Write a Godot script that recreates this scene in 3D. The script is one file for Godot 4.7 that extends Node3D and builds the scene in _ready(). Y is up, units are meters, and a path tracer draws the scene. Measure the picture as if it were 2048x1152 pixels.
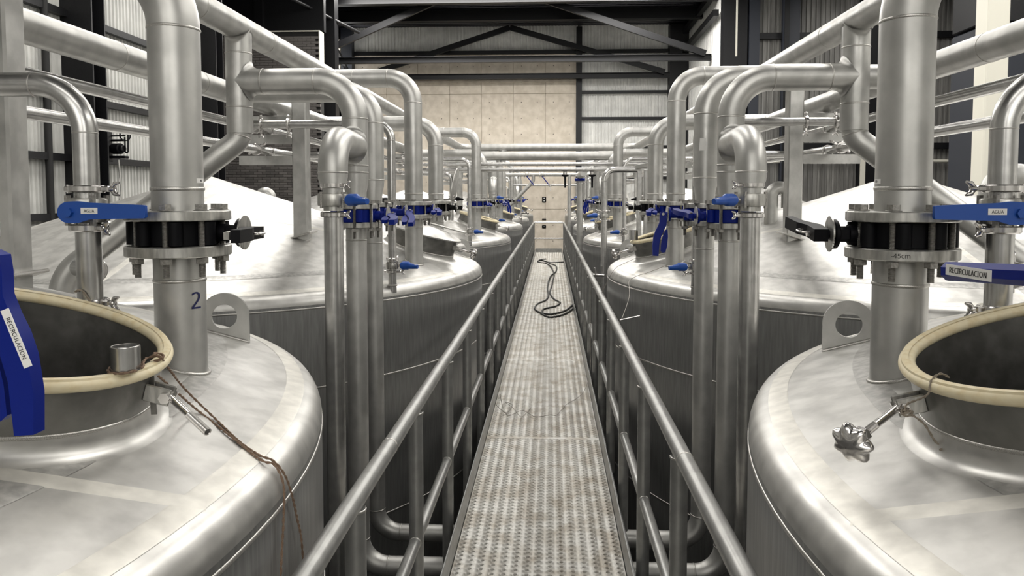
extends Node3D
# A brewery cellar: two rows of domed steel tanks on either side of a perforated walkway. y is up, the walkway runs towards -z, metres.

const XM := -0.05        # centre line of the walkway
const R := 2.28          # tank radius
const LAT := 2.795       # tank centre line to walkway centre line
const SLOPE := 0.335
const EAVE := 1.045      # top of the tank shell
const D0 := 1.46         # first tank centre, then every PITCH
const PITCH := 4.6
const ORD := ["nearest", "second", "third", "fourth", "fifth", "farthest"]

var M := {}
var counts := {}
var cache := {}
var org := Vector3.ZERO
var kept := {}           # things that get lettering later
var rng := RandomNumberGenerator.new()


class Sh:
	var v := PackedVector3Array()
	var n := PackedVector3Array()
	var ix := PackedInt32Array()

	func face(a: int, b: int, c: int) -> void:
		var g := (v[b] - v[a]).cross(v[c] - v[a])
		if g.dot(n[a] + n[b] + n[c]) > 0.0:
			ix.append_array(PackedInt32Array([a, c, b]))
		else:
			ix.append_array(PackedInt32Array([a, b, c]))

	func grid(p: Array, q: Array) -> void:
		var base := v.size()
		var w: int = p[0].size()
		for row in p.size():
			v.append_array(p[row])
			n.append_array(q[row])
		for row in p.size() - 1:
			for c in w - 1:
				var a := base + row * w + c
				face(a, a + 1, a + w)
				face(a + 1, a + w + 1, a + w)

	func fan(p: PackedVector3Array, normal: Vector3) -> void:
		var base := v.size()
		v.append_array(p)
		for i in p.size():
			n.append(normal)
		for i in range(1, p.size() - 1):
			face(base, base + i, base + i + 1)

	func quad(a: Vector3, b: Vector3, c: Vector3, d: Vector3, normal: Vector3) -> void:
		fan(PackedVector3Array([a, b, c, d]), normal)

	func add(o: Sh, t: Transform3D) -> Sh:
		var base := v.size()
		v.append_array(t * o.v)
		var nb := t.basis.inverse().transposed()
		for k in o.n:
			n.append((nb * k).normalized())
		var flip := t.basis.determinant() < 0.0
		for i in range(0, o.ix.size(), 3):
			ix.append(base + o.ix[i])
			ix.append(base + o.ix[i + (2 if flip else 1)])
			ix.append(base + o.ix[i + (1 if flip else 2)])
		return self

	func moved(o: Vector3) -> Sh:
		for i in v.size():
			v[i] -= o
		return self

	func mesh() -> ArrayMesh:
		var m := ArrayMesh.new()
		var a := []
		a.resize(Mesh.ARRAY_MAX)
		a[Mesh.ARRAY_VERTEX] = v
		a[Mesh.ARRAY_NORMAL] = n
		a[Mesh.ARRAY_INDEX] = ix
		m.add_surface_from_arrays(Mesh.PRIMITIVE_TRIANGLES, a)
		return m


func _ready() -> void:
	rng.seed = 7
	view_and_light()
	make_materials()
	hall()
	walkway()
	for s in [-1, 1]:
		for k in 6:
			tank(s, k)
	headers()
	for s in [-1, 1]:
		for k in 6:
			tank_pipes(s, k)
		for g in 3:
			gap_pipes(s, g)
	front_details()
	crossings()
	small_things()


func view_and_light() -> void:
	var cam := Camera3D.new()
	cam.name = "camera"
	cam.projection = Camera3D.PROJECTION_FRUSTUM
	cam.near = 0.05
	cam.far = 120.0
	cam.size = 1152.0 / 1500.0 * cam.near
	cam.frustum_offset = Vector2(0.0, -98.1 / 1500.0 * cam.near)
	cam.position = Vector3(0, 1.68, 0)
	cam.rotation_degrees = Vector3(-3.24, 2.934, 0)
	add_child(cam)
	cam.current = true
	var we := WorldEnvironment.new()
	we.name = "environment"
	var e := Environment.new()
	e.background_mode = Environment.BG_SKY
	e.sky = Sky.new()
	var ps := ProceduralSkyMaterial.new()
	ps.sky_top_color = Color(0.75, 0.78, 0.82)
	ps.sky_horizon_color = Color(0.85, 0.86, 0.87)
	ps.ground_bottom_color = Color(0.3, 0.3, 0.3)
	ps.ground_horizon_color = Color(0.6, 0.6, 0.6)
	e.sky.sky_material = ps
	e.tonemap_mode = Environment.TONE_MAPPER_LINEAR
	e.tonemap_exposure = 1.0
	e.sdfgi_enabled = true
	e.ssao_enabled = true
	e.ssil_enabled = true
	we.environment = e
	add_child(we)
	# unseen roof lights: long panels out of view, placed to light tanks and walls (their glowing meshes are built in hall())
	for a in unseen_roof_lights():
		lamp("unseen_roof_light", a[0], a[1], a[2], Color(1.0, 0.988, 0.97))
	# unseen window band behind the camera, placed to light the fronts of pipes
	var o := AreaLight3D.new()
	o.name = "unseen_front_light"
	o.area_size = Vector2(12.0, 4.6)
	o.area_normalize_energy = true
	o.light_energy = 40.0
	o.light_color = Color(1.0, 0.995, 0.985)
	o.area_range = 60.0
	o.shadow_enabled = true
	add_child(o)
	o.transform = Transform3D(Basis(Vector3.UP, 0.0), Vector3(1.0, 5.2, 8.85))


func unseen_roof_lights() -> Array:
	# centre (x, z), size (x, z), energy
	return [
		[Vector2(-4.2, -13.0), Vector2(1.6, 19.0), 70.0],
		[Vector2(3.9, -13.0), Vector2(1.6, 19.0), 84.0],
		[Vector2(-0.05, -13.0), Vector2(1.2, 19.0), 40.0],
		[Vector2(9.4, -9.0), Vector2(1.6, 24.0), 110.0],  # out of view, placed to lift the right bay and right-hand pipes
		[Vector2(-1.6, -23.2), Vector2(10.0, 1.2), 112.0],  # out of view, placed to brighten the concrete back wall
		[Vector2(-0.05, 4.5), Vector2(9.0, 1.2), 18.0],  # out of view behind the camera, placed for highlights on the elbows
	]


func lamp(called: String, at: Vector2, size: Vector2, energy: float, c: Color) -> void:
	var o := AreaLight3D.new()
	o.name = called
	o.area_size = size
	o.area_normalize_energy = true
	o.light_energy = energy
	o.light_color = c
	o.area_range = 60.0
	o.shadow_enabled = true
	add_child(o, true)
	o.transform = Transform3D(Basis(Vector3.RIGHT, -PI / 2), Vector3(at.x, 8.12, at.y))


# ---------------------------------------------------------------- helpers

func V(x: float, y: float, d: float) -> Vector3:
	return Vector3(x, y, -d)


func X(s: int, l: float) -> float:
	return XM + s * l


func L(s: int, l: float, y: float, d: float) -> Vector3:
	return Vector3(XM + s * l, y, -d)


func tank_at(s: int, k: int) -> Vector3:
	return Vector3(XM + s * LAT, 0, -(D0 + PITCH * k))


func roof_y(s: int, k: int, p: Vector3) -> float:
	var c := tank_at(s, k)
	var r := Vector2(p.x - c.x, p.z - c.z).length()
	return EAVE + 0.071 + SLOPE * (R - 0.0508 - r)


func numbered(called: String) -> String:
	var c: int = counts.get(called, 0)
	counts[called] = c + 1
	return called if c == 0 else "%s_%03d" % [called, c]


func side(s: int) -> String:
	return "left" if s < 0 else "right"


func thing(called: String, at: Vector3, label: String, cat: String, group := "") -> Node3D:
	var o := Node3D.new()
	o.name = numbered(called)
	o.position = at
	add_child(o)
	org = at
	meta(o, label, cat, group)
	return o


func meta(o: Node, label: String, cat: String, group := "", kind := "") -> void:
	if label:
		o.set_meta("label", label)
	if cat:
		o.set_meta("category", cat)
	if group:
		o.set_meta("group", group)
	if kind:
		o.set_meta("kind", kind)


func struct(called: String, at := Vector3.ZERO) -> Node3D:
	var o := Node3D.new()
	o.name = numbered(called)
	o.position = at
	o.set_meta("kind", "structure")
	add_child(o)
	org = at
	return o


# a part whose shape is given in world coordinates; org is the place of the thing it belongs to
func part(called: String, sh: Sh, m: Material, parent: Node) -> MeshInstance3D:
	var o := MeshInstance3D.new()
	o.name = called
	o.mesh = sh.moved(org).mesh()
	o.material_override = m
	parent.add_child(o, true)
	return o


# a part that shares a mesh, put at a world transform
func put(called: String, me: Mesh, m: Material, parent: Node, t: Transform3D) -> MeshInstance3D:
	var o := MeshInstance3D.new()
	o.name = called
	o.mesh = me
	o.material_override = m
	t.origin -= org
	o.transform = t
	parent.add_child(o, true)
	return o


func sub(called: String, me: Mesh, m: Material, parent: Node, t := Transform3D()) -> MeshInstance3D:
	var o := MeshInstance3D.new()
	o.name = called
	o.mesh = me
	o.material_override = m
	o.transform = t
	parent.add_child(o, true)
	return o


func dup(o: Node3D, by: Vector3, label: String) -> Node3D:
	var c: Node3D = o.duplicate()
	c.name = numbered(String(o.name).rstrip("0123456789").rstrip("_"))
	c.position = o.position + by
	c.set_meta("label", label)
	add_child(c)
	return c


func frame(u: Vector3, hint := Vector3.UP) -> Basis:   # local y along u
	var y := u.normalized()
	var h := hint if absf(y.dot(hint)) < 0.95 else Vector3.RIGHT
	var x := h.cross(y).normalized()
	return Basis(x, y, x.cross(y))


# ---------------------------------------------------------------- shapes

func arc_path(pts: Array, radius: float, step := 0.2) -> PackedVector3Array:
	var out := PackedVector3Array([pts[0]])
	for i in range(1, pts.size() - 1):
		var p: Vector3 = pts[i]
		var a: Vector3 = (pts[i - 1] - p).normalized()
		var b: Vector3 = (pts[i + 1] - p).normalized()
		var half := a.angle_to(b) / 2.0
		if half > 1.5:
			continue
		var t := radius / tan(half)
		t = minf(t, minf(p.distance_to(pts[i - 1]), p.distance_to(pts[i + 1])) * 0.98)
		var rr := t * tan(half)
		var c := p + (a + b).normalized() * (rr / sin(half))
		var from := p + a * t - c
		var to := p + b * t - c
		var ang := from.angle_to(to)
		var axis := from.cross(to).normalized()
		var k := maxi(3, int(ceil(ang / step)))
		for j in k + 1:
			out.append(c + from.rotated(axis, ang * j / k))
	out.append(pts[-1])
	return out


func tube(path: PackedVector3Array, rad: float, segs := 20, cap := true, radii := PackedFloat32Array(), bore := 0.0) -> Sh:
	var sh := Sh.new()
	var rows := []
	var norms := []
	var t0 := (path[1] - path[0]).normalized()
	var x := frame(t0).x
	var last := path.size() - 1
	for i in path.size():
		var t: Vector3
		if i == 0:
			t = t0
		elif i == last:
			t = (path[i] - path[i - 1]).normalized()
		else:
			t = ((path[i] - path[i - 1]).normalized() + (path[i + 1] - path[i]).normalized()).normalized()
		x = (x - t * x.dot(t)).normalized()
		var y := t.cross(x)
		var r := radii[i] if radii.size() else rad
		var row := PackedVector3Array()
		var nn := PackedVector3Array()
		for k in segs + 1:
			var a := TAU * k / segs
			var q := x * cos(a) + y * sin(a)
			row.append(path[i] + q * r)
			nn.append(q)
		rows.append(row)
		norms.append(nn)
		if cap and (i == 0 or i == last):
			sh.fan(row, -t if i == 0 else t)
	sh.grid(rows, norms)
	return sh


func line(a: Vector3, b: Vector3, r: float, segs := 16) -> Sh:
	return tube(PackedVector3Array([a, b]), r, segs)


# profile points are (radius, height); going up keeps the outside on the right
func lathe(profile: Array, segs := 32, t := Transform3D(), a0 := 0.0, a1 := TAU) -> Sh:
	var sh := Sh.new()
	var runs := [[profile[0]]]
	for i in range(1, profile.size()):
		runs[-1].append(profile[i])
		if i < profile.size() - 1:
			var d1: Vector2 = (profile[i] - profile[i - 1]).normalized()
			var d2: Vector2 = (profile[i + 1] - profile[i]).normalized()
			if d1.dot(d2) < 0.86:
				runs.append([profile[i]])
	for run in runs:
		var rows := []
		var norms := []
		for i in run.size():
			var p: Vector2 = run[i]
			var d := Vector2.ZERO
			if i > 0:
				d += (p - run[i - 1]).normalized()
			if i < run.size() - 1:
				d += (run[i + 1] - p).normalized()
			d = d.normalized()
			var row := PackedVector3Array()
			var nn := PackedVector3Array()
			for k in segs + 1:
				var a := lerpf(a0, a1, float(k) / segs)
				row.append(Vector3(cos(a) * p.x, p.y, sin(a) * p.x))
				nn.append(Vector3(cos(a) * d.y, -d.x, sin(a) * d.y))
			rows.append(row)
			norms.append(nn)
		sh.grid(rows, norms)
	if t == Transform3D():
		return sh
	return Sh.new().add(sh, t)


# the fillet where a run of pipe (axis run, from the point c on the leg's axis) leaves a leg (axis leg) of radius r
func fillet(c: Vector3, run: Vector3, leg: Vector3, r: float, rb: float, f := 0.03, segs := 32) -> Sh:
	var sd := run.cross(leg).normalized()
	var rows := []
	var ns := []
	for i in 7:
		var u := i / 6.0
		var row := PackedVector3Array()
		var nn := PackedVector3Array()
		for j in segs + 1:
			var a := TAU * j / segs
			var q := leg * cos(a) + sd * sin(a)
			var w := cos(a) * cos(a)
			var ang := u * PI / 2
			var rr := rb + 0.0006 + f * w * (1.0 - sin(ang))
			var s0 := sqrt(maxf(0.0, r * r - minf(r, rb * absf(sin(a))) ** 2))
			var along_run := s0 + f * (1.0 - cos(ang)) * (0.25 + 0.75 * w)
			row.append(c + run * along_run + q * rr)
			nn.append((q * lerpf(1.0 - w * 0.95, 1.0, sin(ang)) + run * w * cos(ang)).normalized())
		rows.append(row)
		ns.append(nn)
	var sh := Sh.new()
	sh.grid(rows, ns)
	return sh


func disc(r: float, h: float, segs := 32, bev := 0.002) -> Array:
	return [Vector2(0, 0), Vector2(r - bev, 0), Vector2(r, bev), Vector2(r, h - bev), Vector2(r - bev, h), Vector2(0, h)]


func collar(r0: float, r1: float, h: float, bev := 0.002) -> Array:   # a ring with a bore
	return [Vector2(r0, h), Vector2(r0, 0), Vector2(r1 - bev, 0), Vector2(r1, bev), Vector2(r1, h - bev), Vector2(r1 - bev, h), Vector2(r0, h)]


func up(p: Vector3) -> Transform3D:
	return Transform3D(Basis(), p)


func along(p: Vector3, u: Vector3) -> Transform3D:
	return Transform3D(frame(u), p)


func ring(p: Vector3, u: Vector3, r: float, w := 0.004, segs := 32) -> Sh:   # a weld bead
	var pr := []
	for i in 9:
		var a := -PI / 2 + PI * i / 8.0
		pr.append(Vector2(r - 0.001 + cos(a) * w * 0.6, sin(a) * w))
	return lathe(pr, segs, along(p, u))


func box(size: Vector3, t := Transform3D(), ch := 0.0) -> Sh:
	var sh := Sh.new()
	var h := size / 2.0
	ch = minf(ch, minf(h.x, minf(h.y, h.z)) * 0.9)
	for ax in 3:
		var a1 := (ax + 1) % 3
		var a2 := (ax + 2) % 3
		for sg in [-1.0, 1.0]:
			var pts := PackedVector3Array()
			for q in [[-1, -1], [1, -1], [1, 1], [-1, 1]]:
				var p := Vector3.ZERO
				p[ax] = sg * h[ax]
				p[a1] = q[0] * (h[a1] - ch)
				p[a2] = q[1] * (h[a2] - ch)
				pts.append(p)
			var nn := Vector3.ZERO
			nn[ax] = sg
			sh.fan(pts, nn)
		if ch > 0.0:
			for s1 in [-1.0, 1.0]:
				for s2 in [-1.0, 1.0]:
					var e := PackedVector3Array()
					for q in [[-1, 0], [1, 0], [1, 1], [-1, 1]]:
						var p := Vector3.ZERO
						p[ax] = q[0] * (h[ax] - ch)
						p[a1] = s1 * (h[a1] - (ch if q[1] == 1 else 0.0))
						p[a2] = s2 * (h[a2] - (0.0 if q[1] == 1 else ch))
						e.append(p)
					var nn := Vector3.ZERO
					nn[a1] = s1
					nn[a2] = s2
					sh.fan(e, nn.normalized())
	if ch > 0.0:
		for sx in [-1.0, 1.0]:
			for sy in [-1.0, 1.0]:
				for sz in [-1.0, 1.0]:
					var s := Vector3(sx, sy, sz)
					sh.fan(PackedVector3Array([
						s * Vector3(h.x, h.y - ch, h.z - ch), s * Vector3(h.x - ch, h.y, h.z - ch), s * Vector3(h.x - ch, h.y - ch, h.z)]), s.normalized())
	return sh if t == Transform3D() else Sh.new().add(sh, t)


func bar(a: Vector3, b: Vector3, w: float, h: float, ch := 0.0, hint := Vector3.UP) -> Sh:   # a box from a to b, h along hint
	var u := (b - a).normalized()
	var x := hint.cross(u).normalized()
	if x.length() < 0.5:
		x = Vector3.RIGHT
	var y := u.cross(x)
	return box(Vector3(w, h, a.distance_to(b)), Transform3D(Basis(x, y, u), (a + b) / 2.0), ch)


func prism(outline: Array, depth: float, t := Transform3D(), smooth := false) -> Sh:   # outline in xy, depth along z, centred
	var sh := Sh.new()
	var pts := PackedVector2Array(outline)
	if Geometry2D.is_polygon_clockwise(pts):
		pts.reverse()
	var tri := Geometry2D.triangulate_polygon(pts)
	for sg in [-1.0, 1.0]:
		var base := sh.v.size()
		for p in pts:
			sh.v.append(Vector3(p.x, p.y, sg * depth / 2))
			sh.n.append(Vector3(0, 0, sg))
		for i in range(0, tri.size(), 3):
			sh.face(base + tri[i], base + tri[i + 1], base + tri[i + 2])
	var c := pts.size()
	for i in c:
		var a := pts[i]
		var b := pts[(i + 1) % c]
		var na := Vector2(b.y - a.y, a.x - b.x).normalized()
		var n1 := na
		var n2 := na
		if smooth:
			var z := pts[(i + c - 1) % c]
			var y := pts[(i + 2) % c]
			var nz := Vector2(a.y - z.y, z.x - a.x).normalized()
			var ny := Vector2(y.y - b.y, b.x - y.x).normalized()
			if nz.dot(na) > 0.7:
				n1 = (na + nz).normalized()
			if ny.dot(na) > 0.7:
				n2 = (na + ny).normalized()
		var h := depth / 2
		sh.grid([PackedVector3Array([Vector3(a.x, a.y, -h), Vector3(b.x, b.y, -h)]), PackedVector3Array([Vector3(a.x, a.y, h), Vector3(b.x, b.y, h)])],
			[PackedVector3Array([Vector3(n1.x, n1.y, 0), Vector3(n2.x, n2.y, 0)]), PackedVector3Array([Vector3(n1.x, n1.y, 0), Vector3(n2.x, n2.y, 0)])])
	return sh if t == Transform3D() else Sh.new().add(sh, t)


func holed(outer: Array, hole: Array, depth: float, t := Transform3D()) -> Sh:   # two outlines with as many points each
	var sh := Sh.new()
	var h := depth / 2
	var c := outer.size()
	for sg in [-1.0, 1.0]:
		var a := PackedVector3Array()
		var b := PackedVector3Array()
		var nn := PackedVector3Array()
		for i in c + 1:
			var o: Vector2 = outer[i % c]
			var q: Vector2 = hole[i % c]
			a.append(Vector3(o.x, o.y, sg * h))
			b.append(Vector3(q.x, q.y, sg * h))
			nn.append(Vector3(0, 0, sg))
		sh.grid([a, b], [nn, nn])
	for w in [[outer, 1.0], [hole, -1.0]]:
		var mid := Vector2.ZERO
		for p in w[0]:
			mid += p / c
		for i in c:
			var a: Vector2 = w[0][i]
			var b: Vector2 = w[0][(i + 1) % c]
			var q := Vector2(b.y - a.y, a.x - b.x).normalized()
			if q.dot((a + b) / 2 - mid) < 0:
				q = -q
			q *= w[1]
			sh.quad(Vector3(a.x, a.y, -h), Vector3(b.x, b.y, -h), Vector3(b.x, b.y, h), Vector3(a.x, a.y, h), Vector3(q.x, q.y, 0))
	return sh if t == Transform3D() else Sh.new().add(sh, t)


func circle(r: float, k := 24, c := Vector2.ZERO, a0 := 0.0) -> Array:
	var out := []
	for i in k:
		out.append(c + Vector2.from_angle(a0 + TAU * i / k) * r)
	return out


func hexagon(r: float, h: float, t: Transform3D) -> Sh:   # axis along local y
	return prism(circle(r, 6), h, t * Transform3D(Basis(Vector3.RIGHT, PI / 2), Vector3(0, h / 2, 0)))


func text(called: String, s: String, cap: float, m: Material, parent: Node, t: Transform3D, font := "Droid Sans", thick := 0.0004) -> MeshInstance3D:
	var tm := TextMesh.new()
	tm.text = s
	var f := SystemFont.new()
	f.font_names = PackedStringArray([font])
	tm.font = f
	tm.font_size = 48
	tm.pixel_size = cap / (48.0 * 0.72)
	tm.depth = thick
	return put(called, tm, m, parent, t)


# ---------------------------------------------------------------- materials

func noise(sd: int, freq: float, a: Color, b: Color, octaves := 4, mid := 0.5, width := 0.25, type := FastNoiseLite.TYPE_SIMPLEX) -> NoiseTexture2D:
	var t := NoiseTexture2D.new()
	t.width = 512
	t.height = 512
	t.seamless = true
	var nz := FastNoiseLite.new()
	nz.noise_type = type
	nz.seed = sd
	nz.frequency = freq
	nz.fractal_octaves = octaves
	t.noise = nz
	var g := Gradient.new()
	g.offsets = PackedFloat32Array([mid - width, mid + width])
	g.colors = PackedColorArray([a, b])
	t.color_ramp = g
	return t


func mat(called: String, c: Color, rough: float, metal := 0.0, tex: Texture2D = null, scale := Vector3.ONE, rtex: Texture2D = null) -> StandardMaterial3D:
	var m := StandardMaterial3D.new()
	m.resource_name = called
	m.albedo_color = c
	m.roughness = rough
	m.metallic = metal
	if tex or rtex:
		m.uv1_triplanar = true
		m.uv1_world_triplanar = true
		m.uv1_scale = scale
		m.albedo_texture = tex
		if rtex:
			m.roughness_texture = rtex
	M[called] = m
	return m


func grey(v: float, warm := 0.0) -> Color:
	return Color(v + warm, v + warm * 0.55, v)


func make_materials() -> void:
	var blotch := noise(3, 0.012, grey(0.90), grey(1.0), 5, 0.5, 0.3)
	var streak := noise(11, 0.02, grey(0.87), grey(1.0), 4, 0.5, 0.35)
	var scuff := noise(5, 0.02, grey(0.82), grey(1.0), 5, 0.5, 0.3)
	var rblotch := noise(21, 0.012, grey(0.8), grey(1.0), 5)
	mat("pipe", Color(0.750, 0.747, 0.733), 0.46, 0.75, blotch, Vector3(1.1, 0.9, 1.1), rblotch)
	mat("pipe_bright", Color(0.760, 0.757, 0.748), 0.27, 0.9, blotch, Vector3(2.0, 2.0, 2.0))
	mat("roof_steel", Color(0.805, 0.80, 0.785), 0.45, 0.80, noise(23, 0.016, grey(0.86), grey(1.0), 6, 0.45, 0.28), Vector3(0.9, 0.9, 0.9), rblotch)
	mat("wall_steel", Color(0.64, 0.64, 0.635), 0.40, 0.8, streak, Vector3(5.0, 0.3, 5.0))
	mat("weld", Color(0.84, 0.83, 0.81), 0.34, 0.8, noise(8, 0.08, grey(0.7), grey(1.0), 2), Vector3(12, 12, 12))
	mat("seam_steel", Color(0.88, 0.87, 0.84), 0.44, 0.6, blotch, Vector3(2, 2, 2))
	mat("flange", Color(0.76, 0.755, 0.735), 0.36, 0.85, scuff, Vector3(5, 1, 5))
	mat("bolt", Color(0.64, 0.63, 0.61), 0.42, 0.8, scuff, Vector3(9, 9, 9))
	mat("polish", Color(0.82, 0.81, 0.80), 0.2, 0.95)
	mat("ground_steel", Color(0.74, 0.735, 0.72), 0.40, 0.65, scuff, Vector3(2.5, 2.5, 2.5))
	mat("neck_steel", Color(0.56, 0.555, 0.54), 0.36, 0.8, scuff, Vector3(1.2, 1.2, 1.2))
	mat("rail_steel", Color(0.63, 0.63, 0.62), 0.40, 0.7, blotch, Vector3(1.5, 1.5, 1.5))
	mat("deck", Color(0.74, 0.735, 0.715), 0.50, 0.45, noise(14, 0.011, Color(0.80, 0.765, 0.72), Color(1, 1, 1), 5, 0.40, 0.25), Vector3(0.75, 0.75, 0.75))
	mat("blue", Color(0.08, 0.29, 0.62), 0.40, 0.0)
	mat("blue_cast", Color(0.015, 0.11, 0.46), 0.45, 0.0).metallic_specular = 0.3
	mat("black_cast", Color(0.035, 0.036, 0.05), 0.5, 0.0).metallic_specular = 0.25
	mat("black_steel", Color(0.058, 0.06, 0.075), 0.48, 0.2, noise(33, 0.05, grey(0.75), grey(1.1), 3), Vector3(1, 1, 1))
	mat("deck_roof", Color(0.22, 0.22, 0.24), 0.28, 0.8)
	mat("white_clad", Color(0.92, 0.92, 0.905), 0.5, 0.0, noise(41, 0.006, grey(0.93), grey(1.0), 3), Vector3(0.5, 0.5, 0.5))
	mat("dimmed_clad", Color(0.79, 0.79, 0.775), 0.5, 0.0, noise(43, 0.006, grey(0.90), grey(1.0), 3), Vector3(0.5, 0.5, 0.5))  # the white cladding, darkened to offset the strong roof light on it
	mat("grey_clad", Color(0.56, 0.555, 0.54), 0.5, 0.1, noise(42, 0.006, grey(0.8), grey(1.0), 4), Vector3(0.8, 0.12, 0.8))
	mat("concrete", Color(0.88, 0.84, 0.78), 0.85, 0.0, noise(51, 0.014, Color(0.93, 0.925, 0.915), Color(1, 1, 1), 6, 0.5, 0.3), Vector3(0.3, 0.3, 0.3))
	mat("joint", Color(0.66, 0.62, 0.56), 0.9)
	mat("hole", Color(0.27, 0.24, 0.21), 0.9)
	for i in 3:
		var b := 0.40 + 0.045 * i
		mat("brick%d" % i, Color(b * 1.04, b, b * 0.97), 0.85, 0.0, noise(60 + i, 0.05, grey(0.7), grey(1.0), 3), Vector3(3, 3, 3))
	mat("mortar", Color(0.14, 0.135, 0.13), 0.9)
	mat("floor_grey", Color(0.10, 0.10, 0.10), 0.7, 0.0, blotch, Vector3(0.3, 0.3, 0.3))
	mat("cream_paint", Color(0.86, 0.85, 0.80), 0.45)
	mat("gasket", Color(0.89, 0.845, 0.72), 0.5, 0.0, noise(71, 0.02, Color(0.95, 0.92, 0.86), Color(1, 1, 1), 4, 0.35, 0.25), Vector3(3, 3, 3))
	mat("rope", Color(0.62, 0.53, 0.45), 0.9, 0.0, noise(73, 0.12, Color(0.55, 0.5, 0.48), Color(1, 1, 1), 2), Vector3(12, 12, 12))
	mat("pale_rope", Color(0.70, 0.66, 0.60), 0.9, 0.0, noise(74, 0.12, Color(0.5, 0.48, 0.46), Color(1, 1, 1), 2), Vector3(14, 14, 14))
	mat("hose", Color(0.06, 0.065, 0.06), 0.5)
	mat("wire", Color(0.55, 0.53, 0.50), 0.45, 0.6)
	mat("label", Color(0.90, 0.895, 0.88), 0.5)
	mat("ink", Color(0.03, 0.03, 0.035), 0.6)
	mat("blue_ink", Color(0.06, 0.09, 0.30), 0.6)
	mat("red_paint", Color(0.20, 0.02, 0.045), 0.5)
	mat("pale_blue", Color(0.15, 0.165, 0.20), 0.5)
	var g := mat("lit_panel", Color(0.9, 0.9, 0.88), 0.6)
	g.emission_enabled = true
	g.emission = Color(1.0, 0.975, 0.93)
	g.emission_energy_multiplier = 1.2


# ---------------------------------------------------------------- the hall

func rib_sheet(w: float, h: float, pitch: float, depth: float) -> ArrayMesh:   # in xy, ribs along y, facing +z
	var key := "rib%.3f_%.3f_%.3f" % [w, h, pitch]
	if cache.has(key):
		return cache[key]
	var pts := PackedVector2Array()
	var c := int(round(w / pitch))
	var p := w / c
	for i in c:
		var x := -w / 2 + p * i
		pts.append_array(PackedVector2Array([Vector2(x, 0), Vector2(x + p * 0.45, 0), Vector2(x + p * 0.55, depth), Vector2(x + p * 0.9, depth)]))
	pts.append(Vector2(w / 2 - 0.004, 0))
	var sh := Sh.new()
	for i in pts.size() - 1:
		var a := pts[i]
		var b := pts[i + 1]
		var q := Vector2(-(b.y - a.y), b.x - a.x).normalized()
		sh.quad(Vector3(a.x, 0, a.y), Vector3(b.x, 0, b.y), Vector3(b.x, h, b.y), Vector3(a.x, h, a.y), Vector3(q.x, 0, q.y))
	cache[key] = sh.mesh()
	return cache[key]


# cladding from a to b (floor points), sheets a metre wide that face the hall
func cladding(wall: Node3D, a: Vector2, b: Vector2, y0: float, y1: float, m: Material, pitch: float, depth := 0.03) -> void:
	var u := (b - a).normalized()
	var c := int(round(a.distance_to(b)))
	var w := a.distance_to(b) / c
	var me := rib_sheet(w, y1 - y0, pitch, depth)
	var nn := Vector3(-u.y, 0, u.x)
	for i in c:
		var p := a + u * w * (i + 0.5)
		put("cladding_sheet", me, m, wall, Transform3D(Basis(nn.cross(Vector3.UP) * -1.0, Vector3.UP, nn), Vector3(p.x, y0, p.y)))


func slab(x0: float, x1: float, y0: float, y1: float, d0: float, d1: float, ch := 0.0) -> Sh:
	return box(Vector3(x1 - x0, y1 - y0, d1 - d0), up(Vector3((x0 + x1) / 2, (y0 + y1) / 2, -(d0 + d1) / 2)), ch)


func i_beam(a: Vector3, b: Vector3, h: float, w: float) -> Sh:
	var u := (b - a).normalized()
	var x := Vector3.UP.cross(u).normalized()
	if x.length() < 0.5:
		x = Vector3.RIGHT
	var y := u.cross(x)
	var t := Transform3D(Basis(x, y, u), (a + b) / 2.0)
	var l := a.distance_to(b)
	var sh := Sh.new()
	sh.add(box(Vector3(w * 0.12, h * 0.9, l)), t)
	sh.add(box(Vector3(w, h * 0.08, l)), t * up(Vector3(0, h * 0.46, 0)))
	sh.add(box(Vector3(w, h * 0.08, l)), t * up(Vector3(0, -h * 0.46, 0)))
	return sh


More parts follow.
